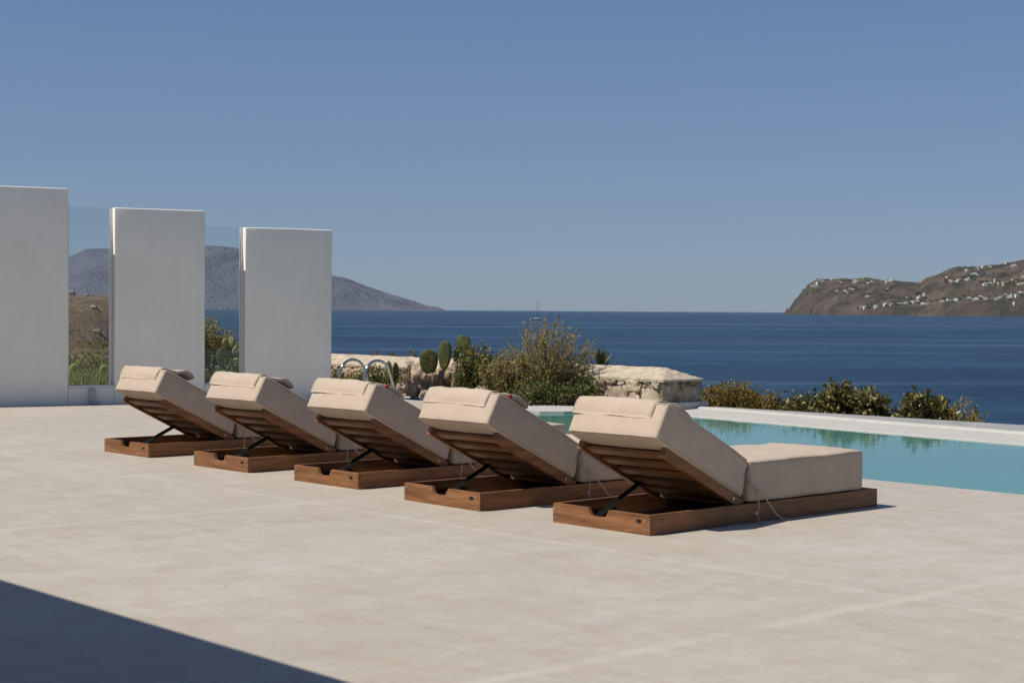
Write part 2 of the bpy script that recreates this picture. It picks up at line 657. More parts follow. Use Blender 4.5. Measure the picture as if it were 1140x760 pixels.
def poly_mesh(name, pts, m, kind='structure', depth=0.0, parent=None, rz=None):
    """flat polygon given in lounger (u,w) coordinates; depth adds a vertical skirt"""
    z = pts[0][2]
    vs = [Vector((p[0], p[1])) for p in pts]
    n = len(vs)
    r = delaunay_2d_cdt(vs, [(i, (i + 1) % n) for i in range(n)], [list(range(n))], 1, 1e-4)
    mb = MB()
    mb.add([(p.x, p.y, z) for p in r[0]], [tuple(f) for f in r[2]])
    if depth:
        a = [(p[0], p[1], z) for p in pts]
        c = [(p[0], p[1], z - depth) for p in pts]
        mb.add(a + c, [(i, n + i, n + (i + 1) % n, (i + 1) % n) for i in range(n)])
    o = mb.build(name, m, parent)
    o.location = UO
    o.rotation_euler = (0, 0, math.pi / 2 - YAW)
    if kind:
        o['kind'] = kind
    return o


WALL_DIR = Vector((math.cos(R(27.5)), math.sin(R(27.5)), 0))
WALL_NRM = Vector((math.sin(R(27.5)), -math.cos(R(27.5)), 0))      # towards the terrace
WALL_O = atz(76, 450.4, 0)


def WP(s, n, z):
    return WALL_O + WALL_DIR * s - WALL_NRM * n + Vector((0, 0, z))


# terrace: near edge of the pool at u = 3.6, the small arm of the pool at the far left
arm_near = [(5.2, 7.8), (6.55, 8.95), (7.25, 9.9), (7.52, 10.8), (7.54, 13.3)]
tpts = [(3.6, -16), (3.6, 4.6), (3.9, 5.9), (4.4, 6.9)] + arm_near
wl0, wl1 = to_uw(WP(-16, .1, 0)), to_uw(WP(3.6, .1, 0))
tpts += [(7.95, 13.3), (8.3, 14.2), (8.1, 15.6), wl1, wl0, (-14, 12), (-14, -16)]
poly_mesh("terrace_floor", [(u, w, 0.0) for u, w in tpts], M['terrace'], depth=.5)

# pool
pool_pts = ([(3.5, -16), (3.5, 4.7), (4.3, 7.0), (5.1, 7.9), (6.5, 9.05), (7.2, 9.95), (7.46, 10.8), (7.46, 13.2),
             (7.95, 13.2), (7.93, 11.2), (7.66, 10.2), (7.40, 9.3), (7.40, 8.86), (7.62, 8.66), (8.0, 8.55), (8.45, 8.2), (8.6, 7.3),
             (8.2, 4.3), (7.97, 2.29), (7.7, -1), (7.5, -5), (7.4, -16)])
water = poly_mesh("pool_water", [(u, w, -.04) for u, w in pool_pts], M['pool'])
far_edge = [(7.91, 13.2), (7.88, 11.2), (7.62, 10.2), (7.36, 9.3), (7.36, 8.83), (7.60, 8.62), (7.98, 8.5), (8.38, 8.16), (8.5, 7.34)]


def ribbon(name, inner, outer, z_in, z_out, m, steps=1, kind='structure'):
    mb = MB()
    n = len(inner)
    rows = [[(*inner[i], z_in[0]) for i in range(n)], [(*inner[i], z_in[1]) for i in range(n)],
            [(*outer[i], z_out[0]) for i in range(n)], [(*outer[i], z_out[1]) for i in range(n)]]
    vs = [p for r_ in rows for p in r_]
    fs = []
    for k in range(3):
        for i in range(n - 1):
            fs.append((k * n + i, k * n + i + 1, (k + 1) * n + i + 1, (k + 1) * n + i))
    mb.add(vs, fs)
    o = mb.build(name, m)
    o.location = UO
    o.rotation_euler = (0, 0, math.pi / 2 - YAW)
    o['kind'] = kind
    return o


cop_out = [(8.1, 13.6), (8.02, 11.3), (7.85, 10.4), (8.1, 9.6), (8.5, 9.1), (8.6, 8.9), (8.75, 8.75), (8.75, 8.5), (8.75, 7.9)]
ribbon("pool_coping", far_edge, cop_out, (-.4, -.012), (.006, -.4), M['coping'])
# blue mosaic band at the waterline of the arm
mb = MB()
band = far_edge[:4]
mb.add([(u - .012, w, -.2) for u, w in band] + [(u - .012, w, -.006) for u, w in band], [(i, i + 1, 5 + i, 4 + i) for i in range(3)])
o = mb.build("pool_tile_band", M['tile'])
o.location, o.rotation_euler = UO, (0, 0, math.pi / 2 - YAW)
o['kind'] = 'structure'

# long white pool edge with grey ledge behind
ed = [(8.5, 7.9), (8.5, 7.34), (8.27, 5.6), (8.1, 4.29), (7.89, 2.29), (7.62, -1), (7.45, -5), (7.35, -16)]
mb = MB()
prof = [(0, -.5), (0, -.036), (.012, -.028), (.05, -.025), (.55, -.012), (.84, -.004), (.865, .016), (.90, .022), (.95, .022)]
vs, fs = [], []
for du, z in prof:
    vs += [(u + du, w, z) for u, w in ed]
n = len(ed)
for k in range(len(prof) - 1):
    for i in range(n - 1):
        fs.append((k * n + i, k * n + i + 1, (k + 1) * n + i + 1, (k + 1) * n + i))
mb.add(vs, fs)
o = mb.build("pool_edge", M['coping'], smooth=False)
o.location, o.rotation_euler = UO, (0, 0, math.pi / 2 - YAW)
o['kind'] = 'structure'
led_in = [(u + .95, w) for u, w in ed]
led_out = [(9.70, 7.9), (9.72, 7.34), (9.82, 5.6), (9.86, 4.29), (9.94, 2.29), (9.95, -1), (9.95, -5), (9.9, -16)]
ribbon("stone_ledge", led_in, led_out, (-.3, .012), (.012, -1.6), M['ledge'])


# land beyond the terrace
def sstep(a, b_, x):
    t = min(1, max(0, (x - a) / (b_ - a)))
    return t * t * (3 - 2 * t)


def land_z(x, y):
    u, w = to_uw((x, y))
    k = sstep(15, 30, w) * sstep(0, -4, x + .07 * y)
    slope = .33 * (1 - k) + .06 * k
    z = -.62 - slope * max(0, u - 10.4)
    if y > 112:
        z -= (y - 112) * .35
    kn = sstep(-17.2, -21.5, x) * sstep(62, 92, y) * (1 - sstep(100, 150, y))
    z += kn * (4.0 + .006 * max(0, -24 - x) + .25 * fbm(Vector((x * .06, y * .06, 3)), 2))
    z += .12 * fbm(Vector((x * .35, y * .35, 0))) * min(1, max(0, (u - 9.5) * .3)) + .10 * kn * fbm(Vector((x * .4, y * .4, 7)), 2)
    # strip just behind the white walls is garden level
    q = Vector((x, y, 0)) - WALL_O
    s_, n_ = q.dot(WALL_DIR), -q.dot(WALL_NRM)
    if -14 < s_ < 6 and .5 < n_ < 12:
        z = max(z, -.12 + (-.5) * sstep(5, 12, n_))
    return max(z, SEA_Z - 1.0)


mb = MB()
xs = [-95 + i * 1.25 for i in range(int(165 / 1.25))]
ys = [-34 + j * 1.25 for j in range(int(200 / 1.25))]
vs = [(x, y, land_z(x, y)) for y in ys for x in xs]
nx = len(xs)
fs = [(j * nx + i, j * nx + i + 1, (j + 1) * nx + i + 1, (j + 1) * nx + i) for j in range(len(ys) - 1) for i in range(nx - 1)]
mb.add(vs, fs)
o = mb.build("dry_hillside", M['knoll'], smooth=True)
o['kind'] = 'structure'

# planting bed between pool and stone wall
mb = MB()
NU, NW = 14, 70
vs, fs = [], []
for j in range(NW + 1):
    w = 8.3 + (17.0 - 8.3) * j / NW
    u0 = 7.5
    for i in range(NU + 1):
        u = u0 + (9.3 - u0) * i / NU
        # stay behind the coping line
        lim = 8.05 if w > 11 else (7.95 if w > 9.9 else 8.15 + .9 * (9.9 - w) * .45)
        t = sstep(lim - .05, lim + .3, u)
        z = -.25 + t * (.27 + .05 * fbm(Vector((u * 2.5, w * 2.5, 0))) + .06 * (u - lim))
        vs.append((u, w, z))
for j in range(NW):
    for i in range(NU):
        a = j * (NU + 1) + i
        fs.append((a, a + NU + 1, a + NU + 2, a + 1))
mb.add(vs, fs)
o = mb.build("planting_bed", M['soil'], smooth=True)
o.location, o.rotation_euler = UO, (0, 0, math.pi / 2 - YAW)
o['kind'] = 'structure'

# sea
mb = MB()
mb.add([(-9000, -300, SEA_Z), (9000, -300, SEA_Z), (9000, 12500, SEA_Z), (-9000, 12500, SEA_Z)], [(0, 1, 2, 3)])
mb.build("sea", M['sea'])['kind'] = 'structure'


# far land
def hor(px):
    return 344.5 + (px - 570) * .00628


def interp(tbl, x):
    if x <= tbl[0][0]:
        return tbl[0][1]
    for (a, b_), (c, d) in zip(tbl, tbl[1:]):
        if x <= c:
            return b_ + (d - b_) * (x - a) / (c - a)
    return tbl[-1][1]


class FarLand:
    def __init__(self, name, m, prof, coast, depth, px0, px1, step, rows, amp, fs_, shape, seed=0):
        self.prof, self.coast, self.depth, self.amp, self.fs_, self.shape, self.seed = prof, coast, depth, amp, fs_, shape, seed
        mb = MB()
        cols = []
        px = px0
        while px <= px1 + 1e-6:
            cols.append(px)
            px += step
        ts = [i / rows for i in range(rows + 1)] + [1.15, 1.4, 1.8]
        vs = [self.point(p, t) for t in ts for p in cols]
        n = len(cols)
        fs = [(j * n + i, j * n + i + 1, (j + 1) * n + i + 1, (j + 1) * n + i) for j in range(len(ts) - 1) for i in range(n - 1)]
        mb.add(vs, fs)
        self.o = mb.build(name, m, smooth=True)
        self.o['kind'] = 'structure'

    def point(self, px, t):
        d0 = interp(self.coast, px)
        dr = d0 + self.depth
        d = d0 + self.depth * t
        zr = CAM_H + (hor(px) - interp(self.prof, px)) / F * dr
        H = max(0, zr - SEA_Z)
        x = (px - 570) / F * d
        if t <= 1:
            s = self.shape(t)
        else:
            s = max(-.05, 1 - (t - 1) * 1.6)
        nz = fbm(Vector((x * self.fs_, d * self.fs_, self.seed)), 6) * self.amp
        env = math.sin(math.pi * min(t, 1)) if t < 1 else 0
        z = SEA_Z - 1 + H * s + nz * min(1, H / 60) * (.25 + env) * min(1, t * 6)
        return Vector((x, d, z))

    def hit(self, px, py):
        """surface point seen at a photo pixel"""
        last = None
        for i in range(0, 240):
            P = self.point(px, i / 240)
            y = hor(px) - (P.z - CAM_H) / P.y * F
            if y <= py:
                return P
            last = P
        return last


isl_prof = [(-120, 320), (-40, 300), (20, 289), (60, 287), (80, 285), (96, 277.5), (125, 276.5), (160, 273), (200, 272), (232, 272.5),
            (246, 273.5), (270, 277), (310, 289), (340, 299), (370, 306.5), (385, 309), (400, 315), (430, 326), (450, 332), (462, 335.5), (475, 340.2),
            (484, 341.0), (491, 343.0), (496, 345.5)]
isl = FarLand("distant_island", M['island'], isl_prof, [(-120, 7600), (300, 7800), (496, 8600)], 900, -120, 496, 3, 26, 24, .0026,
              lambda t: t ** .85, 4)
hd_prof = [(871, 349), (874, 346.4), (876, 342.5), (878, 343.5), (880, 340), (885, 333), (891, 326), (896, 320), (901, 315), (908, 312), (925, 310.8),
           (938, 310.2), (955, 310.3), (968, 309.5), (980, 311), (997, 312.5), (1015, 314), (1024, 314), (1029, 309.5), (1036, 307),
           (1046, 303.5), (1056, 300), (1064, 297.5), (1074, 296.2), (1088, 297), (1100, 295.5), (1120, 293), (1140, 287.5), (1180, 280),
           (1260, 270), (1360, 275)]
head = FarLand("headland", M['headland'], hd_prof, [(871, 5200), (930, 4700), (990, 4400), (1140, 4150), (1360, 3900)], 800, 871, 1360, 1.0, 60, 20, .012,
               lambda t: .16 * sstep(0, .05, t) + .84 * t ** .9, 9)

# haze: the air between the terrace and the far land
mb = MB()
mb.box((-9300, -600, SEA_Z - 2.2), (9300, 13200, 420))
hz = mb.build("haze", [])
hz['kind'] = 'stuff'
hm = bpy.data.materials.new("haze")
hm.use_nodes = True
hn = hm.node_tree
hn.nodes.remove(hn.nodes["Principled BSDF"])
pv = hn.nodes.new("ShaderNodeVolumePrincipled")
pv.inputs["Color"].default_value = (.62, .80, 1.0, 1)
pv.inputs["Density"].default_value = 1.6e-5
pv.inputs["Anisotropy"].default_value = 0.0
hn.links.new(pv.outputs[0], hn.nodes["Material Output"].inputs["Volume"])
hz.data.materials.append(hm)

# ================================================================== house behind the camera that casts the shade
house = empty("white_house", UW(-5.46, 0, 0), math.pi / 2 - YAW)
tag(house, "white house with a flat porch roof shading the front of the terrace", "house")
mb = MB()
mb.box((-4.0, -14, 2.85), (0, 14, 3.0), fn=None)
mb.build("porch_roof", M['white'], house, bevel=.02)
mb = MB()
mb.box((-4.3, -14, 0), (-4.0, 14, 3.3))
mb.build("wall", M['white'], house)

# ================================================================== white garden walls with glass between
HW = {}


def wall_h(px, py, s):
    # height of the wall plane at the pixel
    r = ray(px, py)
    o0 = Vector((0, 0, CAM_H))
    t = (WALL_O - o0).dot(WALL_NRM) / r.dot(WALL_NRM)
    P = o0 + r * t
    return P.z, (P - WALL_O).dot(WALL_DIR)


T = .23
w1h, _ = wall_h(60, 209.2, 0)
w2h, s2a = wall_h(127.5, 231, 0)
_, s2b = wall_h(228.3, 300, 0)
w3h, s3a = wall_h(273, 253, 0)
_, s3b = wall_h(369.6, 320, 0)
for (sa, sb, hh, lab) in ((-7.5, 0.0, w1h, "tallest white plastered wall panel at the left edge of the terrace"),
                          (s2a, s2b, w2h, "white plastered wall panel between the two glass screens"),
                          (s3a, s3b, w3h, "lowest white plastered wall panel with the open sea right beside it")):
    mb = MB()
    mb.rbox((sa, 0, -.3), (sb, T, hh), .014, 8, 1, 8, fn=lambda p: WP(p.x + .004 * fbm(p * 1.3), p.y + .004 * fbm(p * 1.1 + Vector((9, 0, 0))), p.z + .006 * fbm(Vector((p.x * 1.5, 5, 0)))))
    o = mb.build("white_wall", M['white'], smooth=True)
    tag(o, lab, "wall", "white wall panels along the terrace")
    for p_ in o.data.polygons:
        p_.use_smooth = True


def glass_screen(sa, sb, top_px, lab):
    root = empty("glass_screen", WP((sa + sb) / 2, T / 2, 0))
    tag(root, lab, "glass screen", "glass screens between the white walls")
    inv = Matrix.Translation(-Vector(root.location))
    fn = lambda p: inv @ WP(p.x, p.y, p.z)
    sill = .215
    gh, _ = wall_h(*top_px, 0)
    g0 = T * .55
    mb = MB()
    mb.box((sa + .004, .006, -.3), (sb - .004, T - .006, sill), fn=fn)
    mb.build("sill_wall", M['white'], root)
    mb = MB()
    mb.box((sa + .028, g0, sill + .03), (sb - .028, g0 + .012, gh), fn=fn)
    mb.build("glass_pane", M['glass'], root)
    mb = MB()
    mb.box((sa + .002, g0 - .02, sill + .002), (sa + .03, g0 + .032, gh - .004), fn=fn)
    mb.box((sb - .03, g0 - .02, sill + .002), (sb - .002, g0 + .032, gh - .004), fn=fn)
    mb.box((sa + .002, .0, sill + .002), (sb - .002, g0 + .032, sill + .035), fn=fn)
    mb.build("frame", M['alu'], root)
    return root, fn


g1, fn1 = glass_screen(0.0, s2a, (100, 230.2), "tall glass screen nearest the left edge, brown hillside showing through")
mb = MB()
sm = wall_h(102, 440, 0)[1]
mb.box((sm - .035, -.07, .005), (sm + .045, -.002, .20), fn=fn1)
mb.box((sm - .02, -.13, .005), (sm + .09, -.002, .05), fn=fn1)
mb.build("drain_pipe", M['pipe'], g1, bevel=.006)
g2, fn2 = glass_screen(s2b, s3a, (250, 252), "shorter glass screen with prickly pears and blue sea behind it")

# ================================================================== low stone wall
SW_U, SW_W0, SW_W1, SW_T, SW_H = 8.80, 8.04, 17.5, .78, .37
root = empty("stone_wall", UW(SW_U, SW_W0, 0), math.pi / 2 - YAW)
tag(root, "low rubble stone wall with a pale plastered sloping cap beside the pool", "wall")
mb = MB()
mb.box((.07, .07, -.8), (SW_T - .07, SW_W1 - SW_W0, SW_H - .01))
mb.build("core", M['mortar'], root)
rnd = random.Random(5)
mb = MB()


def rock(mb, c, sx, sy, sz, seed, mi=0, n=3, rough=.25):
    r_ = min(sx, sy, sz) * .42
    off = Vector((seed * 1.7, seed * .9, seed * 2.3))

    def fn(p):
        d = Vector((p.x / sx, p.y / sy, p.z / sz))
        k = 1 + rough * fbm(d * 1.3 + off, 3) + .10 * fbm(d * 4 + off, 2)
        return Vector(c) + Vector((p.x * k, p.y * k, p.z * k))
    mb.rbox((-sx, -sy, -sz), (sx, sy, sz), r_, n, n, n, mi, fn)


def rubble(mb, along, length, z0, z1):
    """fit stones of many sizes against each other, largest first"""
    placed = []
    for rad, tries in ((.20, 60), (.15, 120), (.12, 160), (.09, 400), (.06, 900), (.038, 1500)):
        for _ in range(int(tries * max(1, length / 3))):
            a, z = rnd.uniform(0, length), rnd.uniform(z0, z1)
            rx, rz = rad * rnd.uniform(.9, 1.35), rad * rnd.uniform(.6, .95)
            rx = min(rx, length / 2)
            rz = min(rz, (z1 - z0) / 2)
            a = min(max(a, rx), length - rx)
            z = min(max(z, z0 + rz), z1 - rz)
            if all(((a - q[0]) / (rx + q[2])) ** 2 + ((z - q[1]) / (rz + q[3])) ** 2 > .92 for q in placed):
                placed.append((a, z, rx, rz))
    for a, z, rx, rz in placed:
        dep = .085 + rnd.uniform(-.035, .025)
        k = .98
        if along == 'w':
            rock(mb, (dep, a, z), .08, rx * k, rz * k, rnd.random() * 90, n=4, rough=.34)
        else:
            rock(mb, (a, dep, z), rx * k, .08, rz * k, rnd.random() * 90, n=4, rough=.34)


rubble(mb, 'w', SW_W1 - SW_W0, -.08, SW_H - .005)
rubble(mb, 'u', SW_T, .0, SW_H - .005)
mb.build("stones", M['stone'], root, smooth=True)
# cap: sloping sides, hipped end
mb = MB()
NC = 160
vs, fs = [], []
sec = [0, -.006, .01, .10, .20, .30, .385, .395, .48, .60, .70, .775, .79, .785]
for i in range(NC + 1):
    t = i / NC
    w = -.03 + (SW_W1 - SW_W0 + .03) * (t ** 1.6)
    for j, a in enumerate(sec):
        if j in (0, len(sec) - 1):
            z = -.02
        else:
            z = .014 + max(0, min(.145 * a / .39, .145 * (.785 - a) / .39, .50 * (w + .03)))
        p = Vector((a, w, SW_H + z))
        nn = .006 * fbm(Vector((a * 5, w * 3, 1)), 3) + .006 * fbm(Vector((a * 16, w * 16, 8)), 3)
        vs.append(p + Vector((nn * .5, 0, nn)))
ns = len(sec)
for i in range(NC):
    for j in range(ns - 1):
        fs.append((i * ns + j, i * ns + j + 1, (i + 1) * ns + j + 1, (i + 1) * ns + j))
fs.append(tuple(range(ns)))
mb.add(vs, fs)
mb.build("cap", M['cap'], root, smooth=False)
mb = MB()
mb.box((-.03, -.10, -.4), (SW_T + .03, -.002, .085))
mb.build("plinth", M['coping'], root, bevel=.01)

# ================================================================== sun loungers
PZ = .117


def lounger():
    root = empty("sun_lounger")
    wl, wc = M['wood_long'], M['wood_cross']
    # base frame
    mb = MB()
    y0, y1 = .328, .504
    prof = [(0, 0), (.8, 0), (.8, PZ), (y1, PZ), (y1 - .026, PZ - .042), (y1 - .04, PZ - .05), (y0 + .04, PZ - .05), (y0 + .026, PZ - .042), (y0, PZ), (0, PZ)]
    n = len(prof)
    vs = [(0, y, z) for y, z in prof] + [(.028, y, z) for y, z in prof]
    lows = [(0, 1, 5, 6, 7, 0)]
    r = delaunay_2d_cdt([Vector(p) for p in prof], [(i, (i + 1) % n) for i in range(n)], [list(range(n))], 1, 1e-5)
    mb.add([(0, p.x, p.y) for p in r[0]], [tuple(reversed(f)) for f in r[2]])
    mb.add([(.028, p.x, p.y) for p in r[0]], [tuple(f) for f in r[2]])
    mb.add(vs, [(i, (i + 1) % n, n + (i + 1) % n, n + i) for i in range(n)])
    mb.build("front_board", wc, root, bevel=.003, weld=True)
    for y in (0.0, .772):
        mb = MB()
        mb.box((.0285, y, 0), (2.21, y + .028, PZ + .0005))
        mb.build("side_board", wl, root, bevel=.003)
    mb = MB()
    mb.box((2.182, .0285, 0), (2.2095, .7715, PZ))
    mb.build("end_board", wc, root, bevel=.003)
    mb = MB()
    for i in range(9):
        x = .925 + i * .139
        mb.box((x, .03, .088), (x + .11, .77, .11))
    mb.build("deck_slats", wc, root)
    mb = MB()  # added dark panel, paints the shade inside the open base
    for i in range(5):
        mb.box((.035 + i * .178, .03, .012), (.035 + i * .178 + .170, .655, .024))
    mb.build("shade_panel", M['shade_brown'], root)
    # bolts
    for y, z in ((.03, .03), (.03, .088), (.77, .03), (.77, .088)):
        mb = MB()
        mb.tube([(.001, y, z), (-.004, y, z)], .0075, 10)
        mb.build("bolt", M['bolt'], root)
    mb = MB()
    mb.tube([(.95, .001, .055), (.95, -.004, .055)], .008, 10)
    mb.build("bolt", M['bolt'], root)
    mb = MB()
    vs = []
    mb.tube([(.0, 0, 0), (-.004, 0, 0)], .02, 14)
    mb.v = [(x, y * .95 + .085, z * .5 + .078) for x, y, z in mb.v]
    mb.build("oval_plate", M['black_metal'], root)
    # backrest
    th = R(27.0)
    A = Vector((-math.cos(th), 0, math.sin(th)))
    Nn = Vector((math.sin(th), 0, math.cos(th)))
    NsF = Vector((.055, 0, .228)) / .235
    NsH = Vector((.107, 0, .209)) / .235
    O = Vector((.846, 0, .154))
    fr = lambda p: O + A * p.x + Vector((0, p.y, 0)) + Nn * p.z
    frs = lambda p: O + A * p.x + Vector((0, p.y, 0)) + NsF.lerp(NsH, min(1.05, max(0, p.x / .87))) * p.z
    for y in (.030, .705):
        mb = MB()
        mb.box((-.03, y, -.062), (.757, y + .04, -.006), fn=fr)
        o = mb.build("back_rail", wl, root, bevel=.004)
        mb = MB()
        yy = y - .001 if y < .4 else y + .041
        a, b_ = fr(Vector((.07, yy, -.034))), fr(Vector((.07, yy + (-.004 if y < .4 else .004), -.034)))
        mb.tube([a, b_], .008, 10)
        mb.build("bolt", M['bolt'], o)
    for i, s in enumerate((.69, .535, .38, .225, .09)):
        mb = MB()
        mb.box((s - .038, .071, -.044), (s + .038, .704, -.022), fn=fr)
        mb.build("back_slat", wc, root, bevel=.003)
    # brace
    mb = MB()
    mb.box((.16, .735, .004), (.52, .768, .012))
    mb.box((.16, .70, .004), (.30, .734, .03))
    mb.box((.16, .762, .0125), (.52, .768, .05))
    mb.box((.03, .26, .004), (.10, .73, .040))  # ratchet plate widened in black, painting the shade behind the notch
    mb.box((.10, .26, .004), (.16, .73, .010))
    mb.build("ratchet_shade_plate", M['black_metal'], root)
    mb = MB()
    mb.tube([(.245, .676, .022), (.635, .676, .206)], .017, 4)
    mb.tube([(.635, .650, .206), (.635, .704, .206)], .010, 10)
    mb.tube([(.235, .650, .018), (.235, .70, .018)], .009, 10)
    mb.build("brace", M['black_metal'], root)
    # foot cushion
    L0, L1, Y0, Y1, Z0, Z1 = .902, 2.075, .015, .775, .122, .378

    def puff(p, a, b_, amt, seed, dent=.0):
        c = [(p[i] - (a[i] + b_[i]) / 2) / ((b_[i] - a[i]) / 2) for i in range(3)]
        q = Vector(p)
        e = lambda i, j: max(0, 1 - c[i] ** 4) * max(0, 1 - c[j] ** 4)
        q.x += amt * .8 * c[0] ** 5 * e(1, 2)
        q.y += amt * .8 * c[1] ** 5 * e(0, 2)
        q.z += amt * 1.3 * c[2] ** 5 * e(0, 1)
        s = Vector((seed, seed * 2, 0))
        q += Vector((fbm(q * 3.1 + s), fbm(q * 2.7 + s * 2), fbm(q * 2.9 - s))) * .006
        q.z += .010 * fbm(Vector((q.x * 2.2, q.y * 2.2, seed)), 2) * (1 if c[2] > 0 else .2)
        return q
    a, b_ = (L0, Y0, Z0), (L1, Y1, Z1)
    mb = MB()
    f1 = lambda p: puff(p, a, b_, .008, 1.3)
    mb.rbox(a, b_, .022, 26, 18, 8, fn=f1)
    foot = mb.build("foot_cushion", M['fabric'], root, smooth=True)

    def edge_loop(a, b_, z, r, fn):
        pts = []
        x0, y0_, x1, y1_ = a[0], a[1], b_[0], b_[1]
        k = .02
        for (p, q, nn) in (((x0 + k, y0_), (x1 - k, y0_), 24), ((x1, y0_ + k), (x1, y1_ - k), 16), ((x1 - k, y1_), (x0 + k, y1_), 24), ((x0, y1_ - k), (x0, y0_ + k), 16)):
            for i in range(nn + 1):
                t = i / nn
                pts.append(fn(Vector((p[0] + (q[0] - p[0]) * t, p[1] + (q[1] - p[1]) * t, z))))
        pts.append(pts[0])
        return pts
    mb = MB()
    mb.tube(edge_loop(a, b_, Z1 - .009, .004, f1), .0042, 6, cap=False)
    mb.tube(edge_loop(a, b_, Z0 + .012, .004, f1), .0042, 6, cap=False)
    mb.build("piping", M['fabric'], foot, smooth=True)
    # back cushion
    a2, b2 = (0, .020, 0.0), (.870, .760, .235)
    f2 = lambda p: frs(puff(p, a2, b2, .009, 4.7))
    mb = MB()
    mb.rbox(a2, b2, .019, 24, 18, 8, fn=f2)
    back = mb.build("back_cushion", M['fabric'], root, smooth=True)
    mb = MB()
    mb.tube(edge_loop(a2, b2, .235 - .010, .004, f2), .0042, 6, cap=False)
    mb.tube(edge_loop(a2, b2, .012, .004, f2), .0042, 6, cap=False)
    mb.build("piping", M['fabric'], back, smooth=True)
    # ties at the hinge
    mb = MB()

    def sm(pts, k=5):
        P = [Vector(p) for p in pts]
        res = []
        for i in range(len(P) - 1):
            p0, p1, p2, p3 = P[max(i - 1, 0)], P[i], P[i + 1], P[min(i + 2, len(P) - 1)]
            for j in range(k):
                t = j / k
                res.append(.5 * ((2 * p1) + (p2 - p0) * t + (2 * p0 - 5 * p1 + 4 * p2 - p3) * t * t + (3 * p1 - p0 - 3 * p2 + p3) * t ** 3))
        res.append(P[-1])
        return res
    mb.tube(sm([(.885, .004, .33), (.892, -.006, .25), (.925, -.018, .20), (.935, -.035, .11), (.915, -.045, .04), (.93, -.055, .006), (.97, -.06, .006)]), .0045, 6)
    mb.tube(sm([(.875, .004, .32), (.885, -.008, .245), (.97, -.022, .18), (1.04, -.04, .10), (1.09, -.05, .04), (1.15, -.06, .007), (1.20, -.055, .006)]), .0045, 6)
    mb.tube(sm([(.86, .004, .30), (.875, -.012, .26), (.90, -.014, .25), (.885, -.008, .235), (.87, -.01, .25)]), .006, 6)
    mb.build("tie_cord", M['cord'], root, smooth=True)
    return root, frs


def pillow(root, frs, seed, lift=.0, red=False):
    """counterweight flap over the head end with the loose head pillow on the lying side"""
    rn = random.Random(seed)
    y0, y1 = .105 + rn.uniform(-.012, .02), .758
    L, TN = .870, .235
    # path in (s, n): hangs down the head face, bends over the top edge, runs down the lying side
    path = [(L + .007, TN - .112, .005), (L + .010, TN - .095, .008), (L + .011, TN - .06, .009), (L + .007, TN - .025, .009), (L - .004, TN + .000, .009),
            (L - .03, TN + .013, .009), (L - .07, TN + .018, .009), (L - .115, TN + .024, .014), (L - .17, TN + .035, .026), (L - .25, TN + .038, .030),
            (L - .32, TN + .032, .024), (L - .36, TN + .020, .010)]
    NY = 22
    mb = MB()
    vs, fs = [], []
    n = len(path)
    for side in (1, -1):
        for i, (s, nn, h) in enumerate(path):
            p0, p1 = path[max(0, i - 1)], path[min(n - 1, i + 1)]
            t = Vector((p1[0] - p0[0], 0, p1[1] - p0[1])).normalized()
            nr = Vector((t.z, 0, -t.x)) * (-1)
            if (i < 4 and nr.x < 0) or (i > 6 and nr.z < 0):
                nr = -nr
            if 4 <= i <= 6 and nr.z < 0:
                nr = -nr
            for j in range(NY + 1):
                v = j / NY
                y = y0 + (y1 - y0) * v
                e = (1 - abs(2 * v - 1) ** 6)
                hh = h * (.5 + .5 * e)
                wr = .009 * fbm(Vector((s * 7 + seed * 3.1, y * 6, i * .23)), 3) * (1 if side > 0 else .2)
                ex = .012 * fbm(Vector((seed, y * 3, 2)), 2) if i == 0 else 0
                q = Vector((s, y, nn)) + nr * (side * hh + wr)
                q.z += ex + lift * (1 if i > 8 else 0) * (1 - v) ** 3
                vs.append(frs(q))
    st = NY + 1
    for k in range(2):
        for i in range(n - 1):
            for j in range(NY):
                a = k * n * st + i * st + j
                f = (a, a + 1, a + st + 1, a + st)
                fs.append(f if k == 0 else f[::-1])
    B = n * st
    for i in range(n - 1):
        for j in (0, NY):
            a = i * st + j
            fs.append((a, a + st, B + a + st, B + a))
    for i in (0, n - 1):
        for j in range(NY):
            a = i * st + j
            fs.append((a, a + 1, B + a + 1, B + a))
    mb.add(vs, fs)
    o = mb.build("head_pillow", M['fabric'], root, smooth=True)
    mb = MB()
    c = Vector((L - .17, y0 - .003, TN + .038))
    mb.box((c.x - .016, c.y - .004, c.z - .012), (c.x + .016, c.y + .004, c.z + .012), fn=frs)
    if red:
        mb.build("tag", M['red'], o)
    return o


LP = [(-3.105, 13.864, 48.7), (-2.0533, 12.6403, 47.6), (-1.0895, 11.531, 48.0), (-.198, 10.322, 49.2), (.7938, 9.2475, 47.7)]
LLAB = ["farthest sun lounger of the row, standing closest to the white walls",
        "second sun lounger from the white walls, its raised head before the lowest wall panel",
        "middle sun lounger of the row of five, in front of the steel pool handrails",
        "sun lounger between the middle one and the nearest one, cactus behind its head",
        "nearest sun lounger, its wooden base and beige foot cushion in full view by the pool"]
proto, FRS = lounger()
lst = [proto]
for i in range(4):
    lst.append(copy_tree(proto))
for i, o in enumerate(lst):
    x, y, yaw = LP[4 - i]
    o.location = (x, y, 0)
    o.rotation_euler = (0, 0, math.pi / 2 - R(yaw))
    tag(o, LLAB[4 - i], "sun lounger", "wooden sun loungers in a row on the terrace")
    pillow(o, FRS, 11 + i * 7, (.0, .02, .01, .03, .05)[i], red=i in (1, 2))

